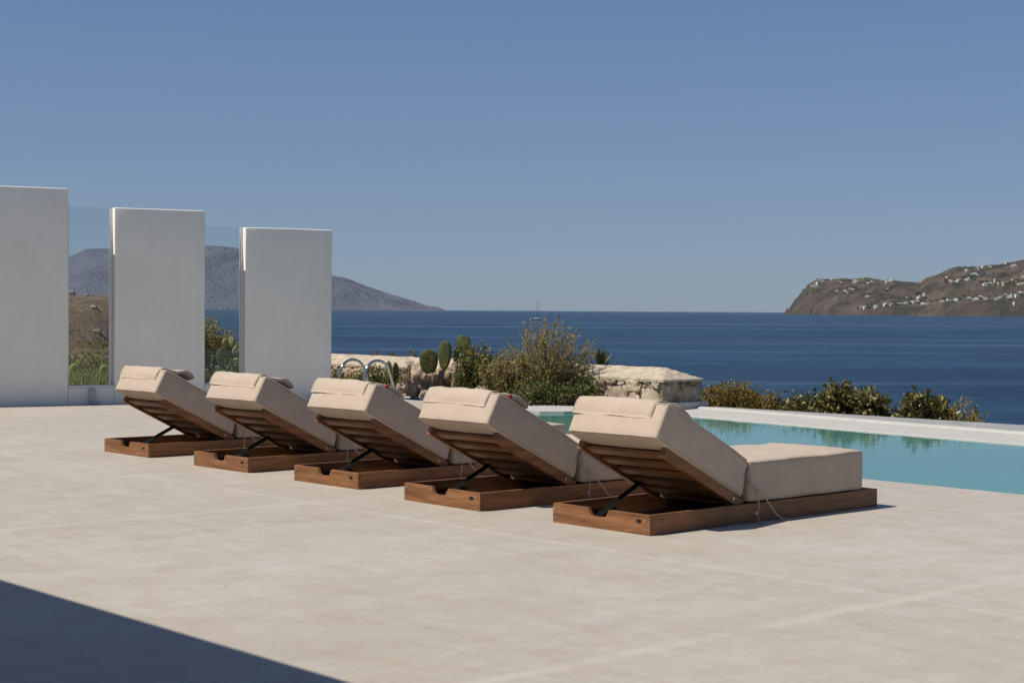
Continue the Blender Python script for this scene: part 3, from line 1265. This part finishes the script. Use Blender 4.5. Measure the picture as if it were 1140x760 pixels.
# ================================================================== pool ladder
ld = empty("pool_ladder", UW(6.95, 12.3, 0), math.pi / 2 - YAW)
tag(ld, "stainless steel pool ladder with two curved handrails", "pool ladder")
for dw in (-.24, .35):
    mb = MB()
    pts = []
    R0 = .20
    for k in range(6):
        pts.append((-.02 + .06 * k / 5, dw, -.0 + .30 * k / 5))
    cx, cz = .27, .30
    for k in range(1, 16):
        an = math.pi - k * (math.pi * .80) / 15
        pts.append((cx + .235 * math.cos(an), dw, cz + .25 * math.sin(an)))
    x, z = pts[-1][0], pts[-1][2]
    for k in range(1, 8):
        pts.append((x + .24 * k / 7, dw, z - .62 * k / 7))
    mb.tube(pts, .021, 12)
    o = mb.build("handrail", M['steel'], ld, smooth=True)
    mb = MB()
    mb.tube([(-.02, dw, .001), (-.02, dw, .014)], .045, 16)
    mb.build("base_flange", M['steel'], o)


# ================================================================== vegetation
def leaf(mb, p, d, up, L, Wd, mi=0, fold=.25):
    d = d.normalized()
    s = d.cross(up)
    if s.length < 1e-3:
        s = d.orthogonal()
    s.normalize()
    n_ = s.cross(d)
    tip = p + d * L
    m_ = p + d * (L * .5)
    a, b_ = m_ + s * Wd * .5 + n_ * (fold * Wd), m_ - s * Wd * .5 + n_ * (fold * Wd)
    mb.add([p, a, tip, b_], [(0, 1, 2), (0, 2, 3)], mi)


def rvec(rn):
    while True:
        v = Vector((rn.uniform(-1, 1), rn.uniform(-1, 1), rn.uniform(-1, 1)))
        if .05 < v.length < 1:
            return v.normalized()


def shrub(name, label, cat, pos, blobs, clumps, per, L, Wd, m, stem_m=None, group=None, seed=1, clr=.09, flowers=None, shell=.55, up_bias=.4, stem_r=.012):
    rn = random.Random(seed)
    root = empty(name, pos)
    tag(root, label, cat, group)
    mb, sb, fb = MB(), MB(), MB()
    vol = [b[3] * b[4] * b[5] for b in blobs]
    tot = sum(vol)
    for bi, (bx, by, bz, rx, ry, rz) in enumerate(blobs):
        nc = max(3, int(clumps * vol[bi] / tot))
        for k in range(nc):
            v = rvec(rn)
            rad = rn.random() ** shell
            c = Vector((bx + v.x * rx * rad, by + v.y * ry * rad, bz + v.z * rz * rad))
            c += Vector((rn.gauss(0, .03), rn.gauss(0, .03), rn.gauss(0, .04)))
            if c.z < .0:
                c.z = abs(c.z) * .5
            if k % 4 == 0:
                b0 = Vector((bx * .35 + rn.gauss(0, .04), by * .35 + rn.gauss(0, .04), -.02))
                mid = b0.lerp(c, .5) + Vector((rn.gauss(0, .05), rn.gauss(0, .05), .05))
                sb.tube([b0, mid, c], [stem_r, stem_r * .7, stem_r * .3], 5)
            for q in range(per):
                p = c + Vector((rn.gauss(0, clr), rn.gauss(0, clr), rn.gauss(0, clr * .9)))
                d = rvec(rn) + v * .5 + Vector((0, 0, up_bias))
                leaf(mb, p, d, Vector((rn.gauss(0, .6), rn.gauss(0, .6), 1)), L * rn.uniform(.6, 1.25), Wd * rn.uniform(.7, 1.2))
            if flowers and rn.random() < flowers:
                p = c + v * clr * 1.2
                fb = MB()
                for q in range(9):
                    leaf(fb, p, rvec(rn) + Vector((0, 0, .6)), Vector((0, 0, 1)), .036, .03)
                fb.build("flower", M['flower'], root)
    mb.build("foliage", m, root)
    if sb.v:
        sb.build("stem", stem_m or M['bark'], root, smooth=True)
    return root


def upright_shrub(name, label, cat, pos, n, h, spread, L, Wd, m, seed, group=None, leaves=30, low=.25, lean=(0, 0), tw=.006):
    """many upright twigs carrying small leaves"""
    rn = random.Random(seed)
    root = empty(name, pos)
    tag(root, label, cat, group)
    mb, sb = MB(), MB()
    for k in range(n):
        an = rn.uniform(0, 6.283)
        rr = spread * math.sqrt(rn.random())
        hh = h * rn.uniform(.42, 1.0) * (1 - .35 * (rr / spread) ** 2)
        tip = Vector((math.cos(an) * rr + lean[0] * hh, math.sin(an) * rr * .8 + lean[1] * hh, hh))
        b0 = Vector((tip.x * .3 + rn.gauss(0, .04), tip.y * .3 + rn.gauss(0, .04), -.03))
        mid = b0.lerp(tip, .5) + Vector((rn.gauss(0, .05) * h, rn.gauss(0, .05) * h, .04))
        pts = [b0, b0.lerp(mid, .5) + rvec(rn) * .01, mid, mid.lerp(tip, .55) + rvec(rn) * .02 * h, tip]
        sb.tube(pts, [tw * 1.4, tw * 1.2, tw, tw * .7, tw * .35], 4)
        for q in range(leaves):
            t = low + (1 - low) * rn.random() ** 1.5
            i = min(3, int(t * 4))
            p = pts[i].lerp(pts[i + 1], t * 4 - i)
            v = rvec(rn)
            p = p + v * .03 * rn.random()
            leaf(mb, p, v + Vector((0, 0, .7)), Vector((rn.gauss(0, .5), rn.gauss(0, .5), 1)), L * rn.uniform(.6, 1.3), Wd * rn.uniform(.7, 1.2))
            if rn.random() < .06:
                e = p + (v + Vector((0, 0, 1))) * .06 * h
                sb.tube([p, e], [tw * .5, tw * .25], 3)
                for z_ in range(3):
                    leaf(mb, e + rvec(rn) * .02, rvec(rn) + Vector((0, 0, .6)), Vector((0, 0, 1)), L, Wd)
    mb.build("foliage", m, root)
    sb.build("stem", M['twig'], root, smooth=True)
    return root


def pad(mb, base, d, face, L, Wd, th=.028):
    """prickly pear pad: a fat egg-shaped disc"""
    d = d.normalized()
    s = d.cross(face).normalized()
    n_ = s.cross(d).normalized()
    NU_, NV = 14, 9
    vs, fs = [], []
    for j in range(NV + 1):
        t = j / NV
        la = -math.pi / 2 + math.pi * t
        y = (math.sin(la) + 1) / 2
        rw = math.cos(la) * (0.86 + .14 * math.sin(la))
        for k in range(NU_):
            an = 2 * math.pi * k / NU_
            ca, sa = math.cos(an), math.sin(an)
            p = base + d * (L * y) + s * (Wd / 2 * rw * ca) + n_ * (th * (rw ** .35) * (1 if sa >= 0 else -1) * abs(sa) ** .6)
            p += n_ * .012 * math.sin(y * 2.5 + ca)
            p += Vector((fbm(p * 9), fbm(p * 9 + Vector((5, 0, 0))), 0)) * .006
            vs.append(p)
    for j in range(NV):
        for k in range(NU_):
            fs.append((j * NU_ + k, j * NU_ + (k + 1) % NU_, (j + 1) * NU_ + (k + 1) % NU_, (j + 1) * NU_ + k))
    mb.add(vs, fs)


def bed_z():
    return .03


TOCAM = Vector((0, -1, 0))
# prickly pear beside the pool
D = 23.7
base = at(497, 436, D)
base.z = .0
cac = empty("prickly_pear", base)
tag(cac, "prickly pear cactus with big upright green pads on woody stems by the pool", "cactus")


def rel(px, py, dd=0.0):
    return at(px, py, D + dd) - base


mb = MB()
mb.tube([rel(481, 440), rel(481, 428), rel(480, 415)], [.05, .045, .035], 10)
mb.tube([rel(489, 441, .1), rel(489, 425, .1), rel(492, 412, .1)], [.06, .06, .045], 10)
mb.tube([rel(504, 442, -.1), rel(506, 424, -.1), rel(508, 402, -.1)], [.06, .045, .03], 10)
mb.v = [tuple(Vector(p) + Vector((fbm(Vector(p) * 12), fbm(Vector(p) * 11), 0)) * .012) for p in mb.v]
mb.build("trunk", M['cactus_stem'], cac, smooth=True)
for (bx, by, tx, ty, wpx, dd, fx) in ((478, 417, 477, 389.5, 20, 0, .15), (494, 412.5, 496.5, 380.0, 15.0, .1, -.2), (508, 404, 508, 387, 9, -.1, .9),
                                      (514, 393, 517, 373.5, 16.5, .1, -.35), (498, 406, 490, 388, 6, .25, 1.6), (518, 400, 524, 386, 10, .3, .5)):
    mb = MB()
    b0, t0 = rel(bx, by, dd), rel(tx, ty, dd)
    pad(mb, b0, t0 - b0, Vector((fx, -1, .1)), (t0 - b0).length * 1.04, wpx * 1.22 * D / F, .021)
    mb.build("pad", M['cactus'], cac, smooth=True)

ZB = .03


def ground_at(px, d, z):
    r = ray(px, 400)
    return Vector((r.x / r.y * d, d, z))


# lantana with orange flowers
shrub("lantana_bush", "leafy green bush with orange flowers right of the cactus", "shrub", ground_at(536, 23.4, .0),
      [(-.05, 0, .38, .30, .3, .36), (.28, .0, .22, .36, .35, .26), (-.22, .05, .34, .14, .2, .40)], 330, 17, .05, .034, M['leaf_green'], seed=3, clr=.06, flowers=.22, shell=.45)
upright_shrub("dry_shrub", "tall wispy half dry shrub with yellowish leaves before the stone wall", "shrub", ground_at(614, 22.3, .0), 190, 1.32, .66, .042, .028, M['leaf_dry'], 8, leaves=30, low=.2, tw=.0055)
upright_shrub("yellow_green_shrub", "yellow green shrub between the flowering bush and the wispy dry shrub", "shrub", ground_at(568, 22.6, .0), 130, .88, .44, .042, .03, M['leaf_dry'], 18, leaves=34, low=.15)
shrub("low_green_shrub", "low dark green shrub at the foot of the wispy dry shrub", "shrub", ground_at(622, 21.85, .0),
      [(-.35, 0, .14, .30, .2, .17), (.12, 0, .12, .35, .2, .16), (.36, .1, .18, .2, .2, .22)], 220, 16, .045, .028, M['leaf_green'], seed=31, clr=.05)
# spiky agave behind the wall
rn = random.Random(4)
ag = empty("spiky_agave", at(669, 411, 24.2))
tag(ag, "spiky dark green fan leaved plant growing behind the stone wall cap", "agave")
mb = MB()
for k in range(120):
    an = rn.uniform(0, 6.283)
    el = rn.uniform(.15, 1.35)
    L = rn.uniform(.26, .42)
    d = Vector((math.cos(an) * math.cos(el), math.sin(an) * math.cos(el), math.sin(el)))
    side = d.cross(Vector((0, 0, 1))).normalized()
    vs = []
    K = 5
    for i in range(K + 1):
        t = i / K
        p = d * L * t - Vector((0, 0, .10 * t * t * math.cos(el)))
        wd = .019 * (1 - t) ** .7 + .0008
        vs += [p + side * wd, p - side * wd + Vector((0, 0, .003))]
    mb.add(vs, [(2 * i, 2 * i + 1, 2 * i + 3, 2 * i + 2) for i in range(K)])
mb.build("foliage", M['blade'], ag)
mb = MB()
mb.tube([(0, 0, -.35), (0, 0, .02)], [.07, .06], 8)
mb.build("stem", M['bark'], ag)

# small plants left of the cactus, beside the ladder
GS = "low succulents in the planting bed by the pool ladder"
for i, (px, d, lab, mt, hh, rr) in enumerate(((386, 24.6, "yellowish green succulent clump behind the left handrail", 'leaf_gold', .22, .22),
                                              (398, 24.5, "green succulent clump between the two handrails", 'leaf_green', .24, .16),
                                              (418, 24.5, "pale leaved succulent seen through the right handrail arch", 'leaf_green', .28, .2),
                                              (374, 24.8, "dull green succulent at the end of the lowest white wall", 'leaf_olive', .2, .14))):
    shrub("succulent", lab, "succulent", ground_at(px, d, .02), [(0, 0, hh * .55, rr, rr * .8, hh * .6)], 40, 12, .06, .035, M[mt], seed=50 + i, clr=.045, group=GS, up_bias=.9)
for i, (px, d, lab, pads) in enumerate(((394, 24.8, "small pale prickly pear behind the left handrail", [(0, .0, .26, .13, 0), (.1, .05, .2, .11, .5)]),
                                        (428, 24.7, "small prickly pear in the arch of the right handrail", [(-.05, .02, .27, .16, .2), (.12, .0, .24, .15, -.4), (.05, .12, .36, .15, .1)]),
                                        (440, 24.6, "brown green prickly pear right of the pool handrails", [(0, .1, .36, .15, 1.0), (.06, .0, .30, .15, -.7)]))):
    r0 = empty("small_prickly_pear", ground_at(px, d, .02))
    tag(r0, lab, "cactus", "small prickly pears by the pool ladder")
    for (dx, z0, L, wd, fx) in pads:
        mb = MB()
        pad(mb, Vector((dx, 0, z0)), Vector((dx * .6, 0, 1)), Vector((fx, -1, 0)), L, wd, .028)
        mb.build("pad", M['cactus_pale'] if i < 2 else M['cactus'], r0, smooth=True)
# dry round bush
shrub("dry_round_bush", "round grey brown dried bush left of the cactus stems", "shrub", ground_at(458, 24.2, .02), [(0, 0, .26, .19, .19, .2)], 120, 16, .035, .012, M['twig'],
      seed=77, clr=.03, up_bias=.2, shell=.4)
# rocks
for i, (px, py, d, sx, sy, sz, lab) in enumerate(((473, 424, 23.9, .17, .2, .20, "large pale boulder under the left cactus pad"),
                                                  (499, 426, 24.1, .16, .2, .22, "boulder between the two cactus stems"),
                                                  (459, 434, 23.6, .07, .1, .09, "small angular rock left of the cactus stem"),
                                                  (480, 439, 23.3, .13, .14, .06, "flat rock at the foot of the cactus"),
                                                  (447, 432, 23.9, .06, .08, .07, "small rock below the dried round bush"),
                                                  (545, 437, 23.3, .16, .16, .10, "grey rock under the flowering bush"))):
    mb = MB()
    rock(mb, (0, 0, 0), sx, sy, sz, i * 3.7 + 1, n=5, rough=.45)
    o = mb.build("rock", M['stone'], smooth=True)
    o.location = at(px, py, d)
    tag(o, lab, "rock", "rocks in the planting bed")
# little flowering weeds behind the wall cap at the left
for i, (px, hh) in enumerate(((381, .09), (393, .13), (404, .06), (414, .08), (419, .10), (425, .06), (432, .16), (440, .10), (449, .09), (457, .14), (461, .1))):
    p = at(px, 402, 27.2)
    upright_shrub("wild_flower", "small wild flower poking up behind the left part of the stone wall cap", "flower", p, 5, hh + .1, .07, .03, .02, M['leaf_gold'] if i % 2 else M['leaf_olive'], 200 + i,
                  group="wild flowers behind the stone wall", leaves=8, low=.3, tw=.003)

# hedge beyond the pool ledge
zl = -.86
HG = "bushes beyond the pool ledge"
shrub("golden_bush", "golden brown bush next to the end of the stone wall", "shrub", ground_at(828, 22.4, zl),
      [(-.38, .0, .74, .26, .3, .36), (-.05, .05, .76, .32, .32, .36), (.27, -.1, .68, .30, .3, .32), (.52, -.2, .60, .22, .28, .30)], 1050, 16, .042, .026, M['leaf_gold'], seed=21, clr=.05, group=HG, shell=.4, up_bias=.9)
shrub("pittosporum_bush", "small loose leafy bush between the golden bush and the big green bushes", "shrub", ground_at(887, 21.5, zl),
      [(.06, 0, .82, .15, .2, .22), (-.08, 0, .60, .24, .25, .22), (.15, 0, .56, .2, .2, .24)], 170, 13, .075, .045, M['leaf_gloss'], seed=22, clr=.055, group=HG)
shrub("pittosporum_bush", "larger left part of the wide dense glossy green bush", "shrub", ground_at(936, 21.1, zl),
      [(.0, 0, .80, .24, .28, .34), (-.18, 0, .62, .22, .28, .30), (.14, .1, .62, .20, .28, .32)], 400, 15, .088, .062, M['leaf_gloss'], seed=23, clr=.06, group=HG, shell=.4)
shrub("pittosporum_bush", "dense glossy green bush joined to the right of the wider one", "shrub", ground_at(972, 20.7, zl),
      [(-.02, 0, .78, .15, .24, .33), (.15, -.02, .54, .16, .26, .28)], 260, 15, .088, .062, M['leaf_gloss'], seed=24, clr=.06, group=HG, shell=.4)
shrub("pittosporum_bush", "round dense bush with pale leaves, the rightmost big bush before the sea", "shrub", ground_at(1029, 20.2, zl),
      [(.0, 0, .74, .28, .28, .32), (.18, 0, .66, .15, .26, .28), (-.2, .0, .56, .16, .26, .28)], 420, 15, .09, .064, M['leaf_gloss'], seed=25, clr=.06, group=HG, shell=.4)
upright_shrub("thin_shrub", "thin upright twigs between the two big green bushes", "shrub", ground_at(1008, 20.6, zl), 16, 1.2, .13, .045, .028, M['leaf_olive'], 26, group=HG, leaves=18)
upright_shrub("thin_shrub", "low yellowish shrub at the right end of the bushes", "shrub", ground_at(1078, 19.7, zl), 100, 1.2, .3, .065, .042, M['leaf_gold'], 27, group=HG, leaves=20)
upright_shrub("thin_shrub", "tiny sprig just past the right end of the bushes", "shrub", ground_at(1099, 19.4, zl), 10, 1.0, .07, .06, .04, M['leaf_olive'], 28, group=HG, leaves=14)

# garden behind the glass
gd = empty("tall_grass", at(102, 436, 23.6))
gd.location.z = -.1
tag(gd, "tall green grass clump behind the glass screen nearest the left edge", "grass")
rn = random.Random(6)
mb = MB()
for k in range(2600):
    x, y = rn.uniform(-.9, .9), rn.uniform(-.4, 1.2)
    h = rn.uniform(.26, .52) + .1 * fbm(Vector((x * 3, y * 3, 0)))
    d = Vector((rn.gauss(0, .25), rn.gauss(0, .25), 1)).normalized()
    s = Vector((rn.uniform(-1, 1), rn.uniform(-1, 1), 0)).normalized() * .009
    p = Vector((x, y, 0))
    b_ = Vector((rn.gauss(0, .08), rn.gauss(0, .08), 0))
    mb.add([p - s, p + s, p + d * h * .6 + s * .7 + b_ * .4, p + d * h * .6 - s * .7 + b_ * .4, p + d * h + b_], [(0, 1, 2, 3), (3, 2, 4)])
mb.build("foliage", M['grass'], gd)
shrub("garden_shrub", "yellow green shrub above the grass seen through the left glass screen", "shrub", ground_at(97, 25.6, -.1),
      [(-.5, 0, .30, .4, .4, .28), (.1, .1, .34, .4, .4, .3), (.6, 0, .26, .4, .4, .26)], 240, 13, .08, .05, M['grass'], seed=41, clr=.08)
for i, (px, py0, py1, d, wd, lab) in enumerate(((83, 423, 404, 25.0, .20, "pale prickly pear pad at the left side of the left glass screen"),
                                                (116, 424, 407, 25.0, .18, "pale prickly pear pad at the right side of the left glass screen"))):
    r0 = empty("prickly_pear", at(px, py0, d))
    tag(r0, lab, "cactus", "prickly pears behind the glass")
    for (dx, dz, s_, fx) in ((0, 0, 1, .3), (.16, -.12, .9, -.5), (-.15, -.16, .8, .6)):
        mb = MB()
        pad(mb, Vector((dx, 0, dz)), Vector((dx, 0, 1)), Vector((fx, -1, .2)), .26 * s_, wd * s_, .03)
        mb.build("pad", M['cactus_pale'], r0, smooth=True)
    mb = MB()
    mb.tube([(0, 0, -.4), (0, 0, .02)], .04, 8)
    mb.build("trunk", M['cactus_stem'], r0, smooth=True)
# second glass
shrub("olive_shrub", "tall yellowish shrub at the left side of the shorter glass screen", "shrub", ground_at(232, 26.5, -.12),
      [(-.1, 0, .80, .32, .4, .44), (.22, 0, .55, .3, .4, .42), (-.3, 0, .3, .5, .4, .3)], 420, 16, .06, .036, M['leaf_dry'], seed=42, clr=.07)
r0 = empty("large_prickly_pear", ground_at(255, 25.6, -.12))
tag(r0, "large prickly pear with broad round pads behind the shorter glass screen", "cactus")


def rel2(px, py, dd=0):
    return at(px, py, 25.6 + dd) - Vector(r0.location)


for (bx, by, tx, ty, wpx, fx, mm) in ((252, 412, 253, 385, 24, .2, 'cactus'), (263, 410, 263, 398, 10, -.5, 'cactus_pale'), (252, 388, 251, 376, 9, .6, 'cactus_pale'),
                                      (258, 387, 258, 374, 8, -.3, 'cactus_pale'), (262, 398, 264, 384, 9, .3, 'cactus_pale'), (268, 406, 272, 390, 10, .3, 'cactus'),
                                      (240, 412, 238, 396, 10, .8, 'cactus'), (245, 428, 246, 408, 14, .1, 'cactus')):
    mb = MB()
    b0, t0 = rel2(bx, by), rel2(tx, ty)
    pad(mb, b0, t0 - b0, Vector((fx, -1, .1)), (t0 - b0).length, wpx * 1.15 * 25.6 / F, .022)
    mb.build("pad", M[mm], r0, smooth=True)
mb = MB()
mb.tube([(-.1, 0, 0), rel2(250, 412)], [.08, .06], 10)
mb.tube([(.05, 0, 0), rel2(262, 412)], [.08, .06], 10)
mb.build("trunk", M['cactus_stem'], r0, smooth=True)
shrub("dark_low_shrub", "dark green shrub under the large prickly pear behind the shorter glass", "shrub", ground_at(247, 25.2, -.12),
      [(-.25, 0, .2, .3, .3, .24), (.25, .2, .34, .3, .3, .4)], 120, 14, .06, .04, M['leaf_green'], seed=43, clr=.07)
shrub("grey_round_bush", "grey rounded bush against the sea at the right side of the shorter glass", "shrub", ground_at(268, 29.5, -.5),
      [(.05, 0, .78, .24, .24, .3)], 120, 14, .05, .025, M['twig'], seed=44, clr=.05)

# low field wall on the slope seen through the left glass
mb = MB()
vs, fs = [], []
K = 30
for i in range(K + 1):
    t = i / K
    x = -19 + 11.5 * t
    y = 42 + 2.2 * math.exp(-((t - .15) / .2) ** 2) - 1.5 * t
    nn = .06 * fbm(Vector((x * 2, 0, 0)))
    vs += [(x, y, -1.6), (x, y, .02 + nn), (x + .05, y + .4, .05 + nn), (x + .05, y + .4, -1.6)]
for i in range(K):
    for j in range(3):
        fs.append((4 * i + j, 4 * i + j + 1, 4 * i + 5 + j, 4 * i + 4 + j))
mb.add(vs, fs)
o = mb.build("field_wall", M['mortar'])
tag(o, "low curved field wall below the brown hillside, seen through the glass", "wall")
rn = random.Random(12)
for i in range(16):
    y = rn.uniform(66, 94)
    x = y * (rn.uniform(76, 126) - 570) / F
    P = Vector((x, y, land_z(x, y) + .03))
    mb = MB()
    s = rn.uniform(.06, .2)
    rock(mb, (0, 0, 0), s, s, s * .7, i * 1.9, n=3, rough=.5)
    o = mb.build("hillside_rock", M['stone'], smooth=True)
    o.location = P
    tag(o, "grey rock lying on the brown hillside behind the left glass screen", "rock", "rocks on the brown hillside")

# ================================================================== sailing boat
bd = 1806.34 * (CAM_H - SEA_Z) / (356.3 - hor(595))
boat = empty("sailing_boat", Vector(((597 - 570) / F * bd, bd, SEA_Z)))
tag(boat, "small white sailing boat with a bare mast far out at sea", "sailboat")
boat.rotation_euler = (0, 0, R(12))
mb = MB()
st = [(-6.6, .25, 1.6, 1.7), (-6.2, 1.5, -.2, 1.75), (-3, 1.85, -.5, 1.7), (0, 1.9, -.6, 1.75), (3, 1.4, -.5, 1.95), (5.8, .5, -.2, 2.2), (6.8, .05, 1.2, 2.4)]
vs, fs = [], []
for x, hw, zb, zt in st:
    vs += [(x, -hw, zt), (x, -hw * .8, (zb + zt) / 2 - .2), (x, 0, zb), (x, hw * .8, (zb + zt) / 2 - .2), (x, hw, zt)]
for i in range(len(st) - 1):
    for j in range(4):
        fs.append((i * 5 + j, i * 5 + j + 1, i * 5 + 6 + j, i * 5 + 5 + j))
    fs.append((i * 5 + 4, i * 5, i * 5 + 5, i * 5 + 9))
mb.add(vs, fs)
mb.build("hull", M['boat'], boat)
mb = MB()
mb.rbox((-2.6, -1.1, 1.25), (2.2, 1.1, 2.1), .25, 3, 3, 2)
mb.build("cabin", M['boat'], boat, smooth=True)
mb = MB()
mb.tube([(1.2, 0, 1.8), (1.2, 0, 19.2)], [.19, .13], 8)
mb.build("mast", M['boat_dark'], boat)
mb = MB()
mb.tube([(1.2, 0, 2.9), (-4.6, 0, 3.0)], .2, 8)
mb.build("boom", M['boat_dark'], boat)
mb = MB()
for q in ((6.0, 0, 1.9), (-5.8, 0, 1.6), (1.1, 1.6, 1.5), (1.1, -1.6, 1.5)):
    mb.tube([q, (1.2, 0, 18.9)], .03, 4)
mb.build("rigging", M['boat_dark'], boat)

# ================================================================== houses on the headland
HZ = [
    ("old", "white flat roofed house on the top of the headland's left end", "houses on the headland top",
     [(190, 200, 34), (212, 187, 26), (226, 175, 18), (208, 173, 16), (320, 182, 20), (305, 178, 14), (378, 178, 34), (425, 163, 38), (445, 183, 34),
      (525, 181, 34), (535, 172, 18), (516, 214, 22), (350, 214, 34), (366, 216, 16), (325, 223, 24), (290, 222, 18), (432, 244, 20), (342, 226, 18)]),
    ("shore", "small white house in the row low above the headland's shore", "houses in the row above the shore",
     [(405, 298, 22), (424, 295, 22), (468, 290, 26), (517, 282, 22), (546, 282, 26), (577, 278, 24), (602, 276, 24), (628, 274, 26), (655, 271, 30),
      (682, 277, 26), (706, 277, 24), (768, 267, 24), (800, 263, 20), (822, 262, 24), (842, 262, 18), (892, 256, 24), (920, 257, 30), (944, 251, 26),
      (964, 257, 22), (1012, 258, 22), (1032, 250, 22), (1052, 245, 28), (1072, 250, 26), (1092, 238, 24), (1112, 243, 24), (1128, 230, 26), (1100, 279, 14)]),
    ("mid", "white house standing alone between the shore row and the saddle", "houses above the shore row", [(615, 251, 20), (675, 243, 26), (690, 240, 12), (665, 250, 14)]),
    ("upper", "white house scattered high on the right slope of the headland", "houses on the right slope",
     [(795, 159, 16), (912, 148, 36), (926, 152, 16), (880, 128, 14), (927, 122, 20), (957, 113, 20), (978, 112, 18), (990, 113, 12), (1090, 104, 30),
      (1062, 94, 14), (802, 178, 26), (831, 176, 22), (853, 172, 26), (874, 170, 18), (884, 166, 16), (965, 191, 22), (987, 186, 26), (1017, 172, 26),
      (1031, 190, 24), (1052, 186, 24), (1076, 181, 30), (1097, 186, 22), (1112, 190, 20), (1130, 188, 24), (1086, 176, 18), (1131, 160, 20), (1040, 198, 16)]),
]
rn = random.Random(20)
for tagk, lab, grp, L in HZ:
    for (zx, zy, wz) in L:
        px, py = 860 + zx / 4.0714, 270 + zy / 4.07 + .8
        P = head.hit(px, py)
        if P is None:
            continue
        wm = wz / 4.07 / F * P.y * .92
        hm_ = rn.uniform(4.6, 6.8) * (1.15 if wz > 30 else .95)
        dm = rn.uniform(8, 13)
        mb = MB()
        k = rn.uniform(.45, .7)
        mb.box((-wm / 2, 0, -6), (wm / 2, dm, hm_ * .62))
        a0 = rn.uniform(-.5, .5 - k) * wm
        mb.box((a0, 1.2, hm_ * .62 + .01), (a0 + k * wm, dm - .8, hm_))
        nwin = max(1, int(wm / 3.5))
        for q in range(nwin):
            xx = -wm / 2 + wm * (q + .5) / nwin
            mb.box((xx - .6, -.08, .9), (xx + .6, .2, hm_ * .62 - .7), 1)
        o = mb.build("white_house", [M['house_cream'] if rn.random() < .22 else M['house'], M['pane']])
        o.location = P + Vector((0, 0, .8))
        o.rotation_euler = (0, 0, rn.uniform(-.5, .35))
        tag(o, lab, "house", grp)
# small tower on the hilltop
P = head.hit(1073, 297.2)
tw = empty("hilltop_tower", P)
tag(tw, "thin pale tower on the hilltop of the headland", "tower")
mb = MB()
mb.box((-2.0, -2, -3), (2.0, 2, 5))
mb.build("base", M['house_cream'], tw)
mb = MB()
mb.tube([(0, 0, 4.9), (0, 0, 11)], [1.0, .5], 8)
mb.build("shaft", M['house_cream'], tw)

# dark scrub patches round the houses
rn = random.Random(33)
mb = MB()
for tagk, lab, grp, L in HZ:
    for (zx, zy, wz) in L:
        for q in range(6):
            px = 860 + (zx + rn.gauss(0, 20)) / 4.07
            py = 270 + (zy + rn.uniform(-12, 6)) / 4.07
            if px < 893:
                continue
            P = head.hit(px, py)
            if P is None:
                continue
            s = rn.uniform(1.5, 3.4)
            rock(mb, P + Vector((0, 0, s * .2)), s * rn.uniform(.9, 2.4), s, s * .7, rn.random() * 80, n=1, rough=.4)
o = mb.build("scrub", M['leaf_olive'], smooth=True)
tag(o, None, None, None, 'stuff')
o['label'] = "dark green scrub growing round the houses on the headland"
o['category'] = "scrub"
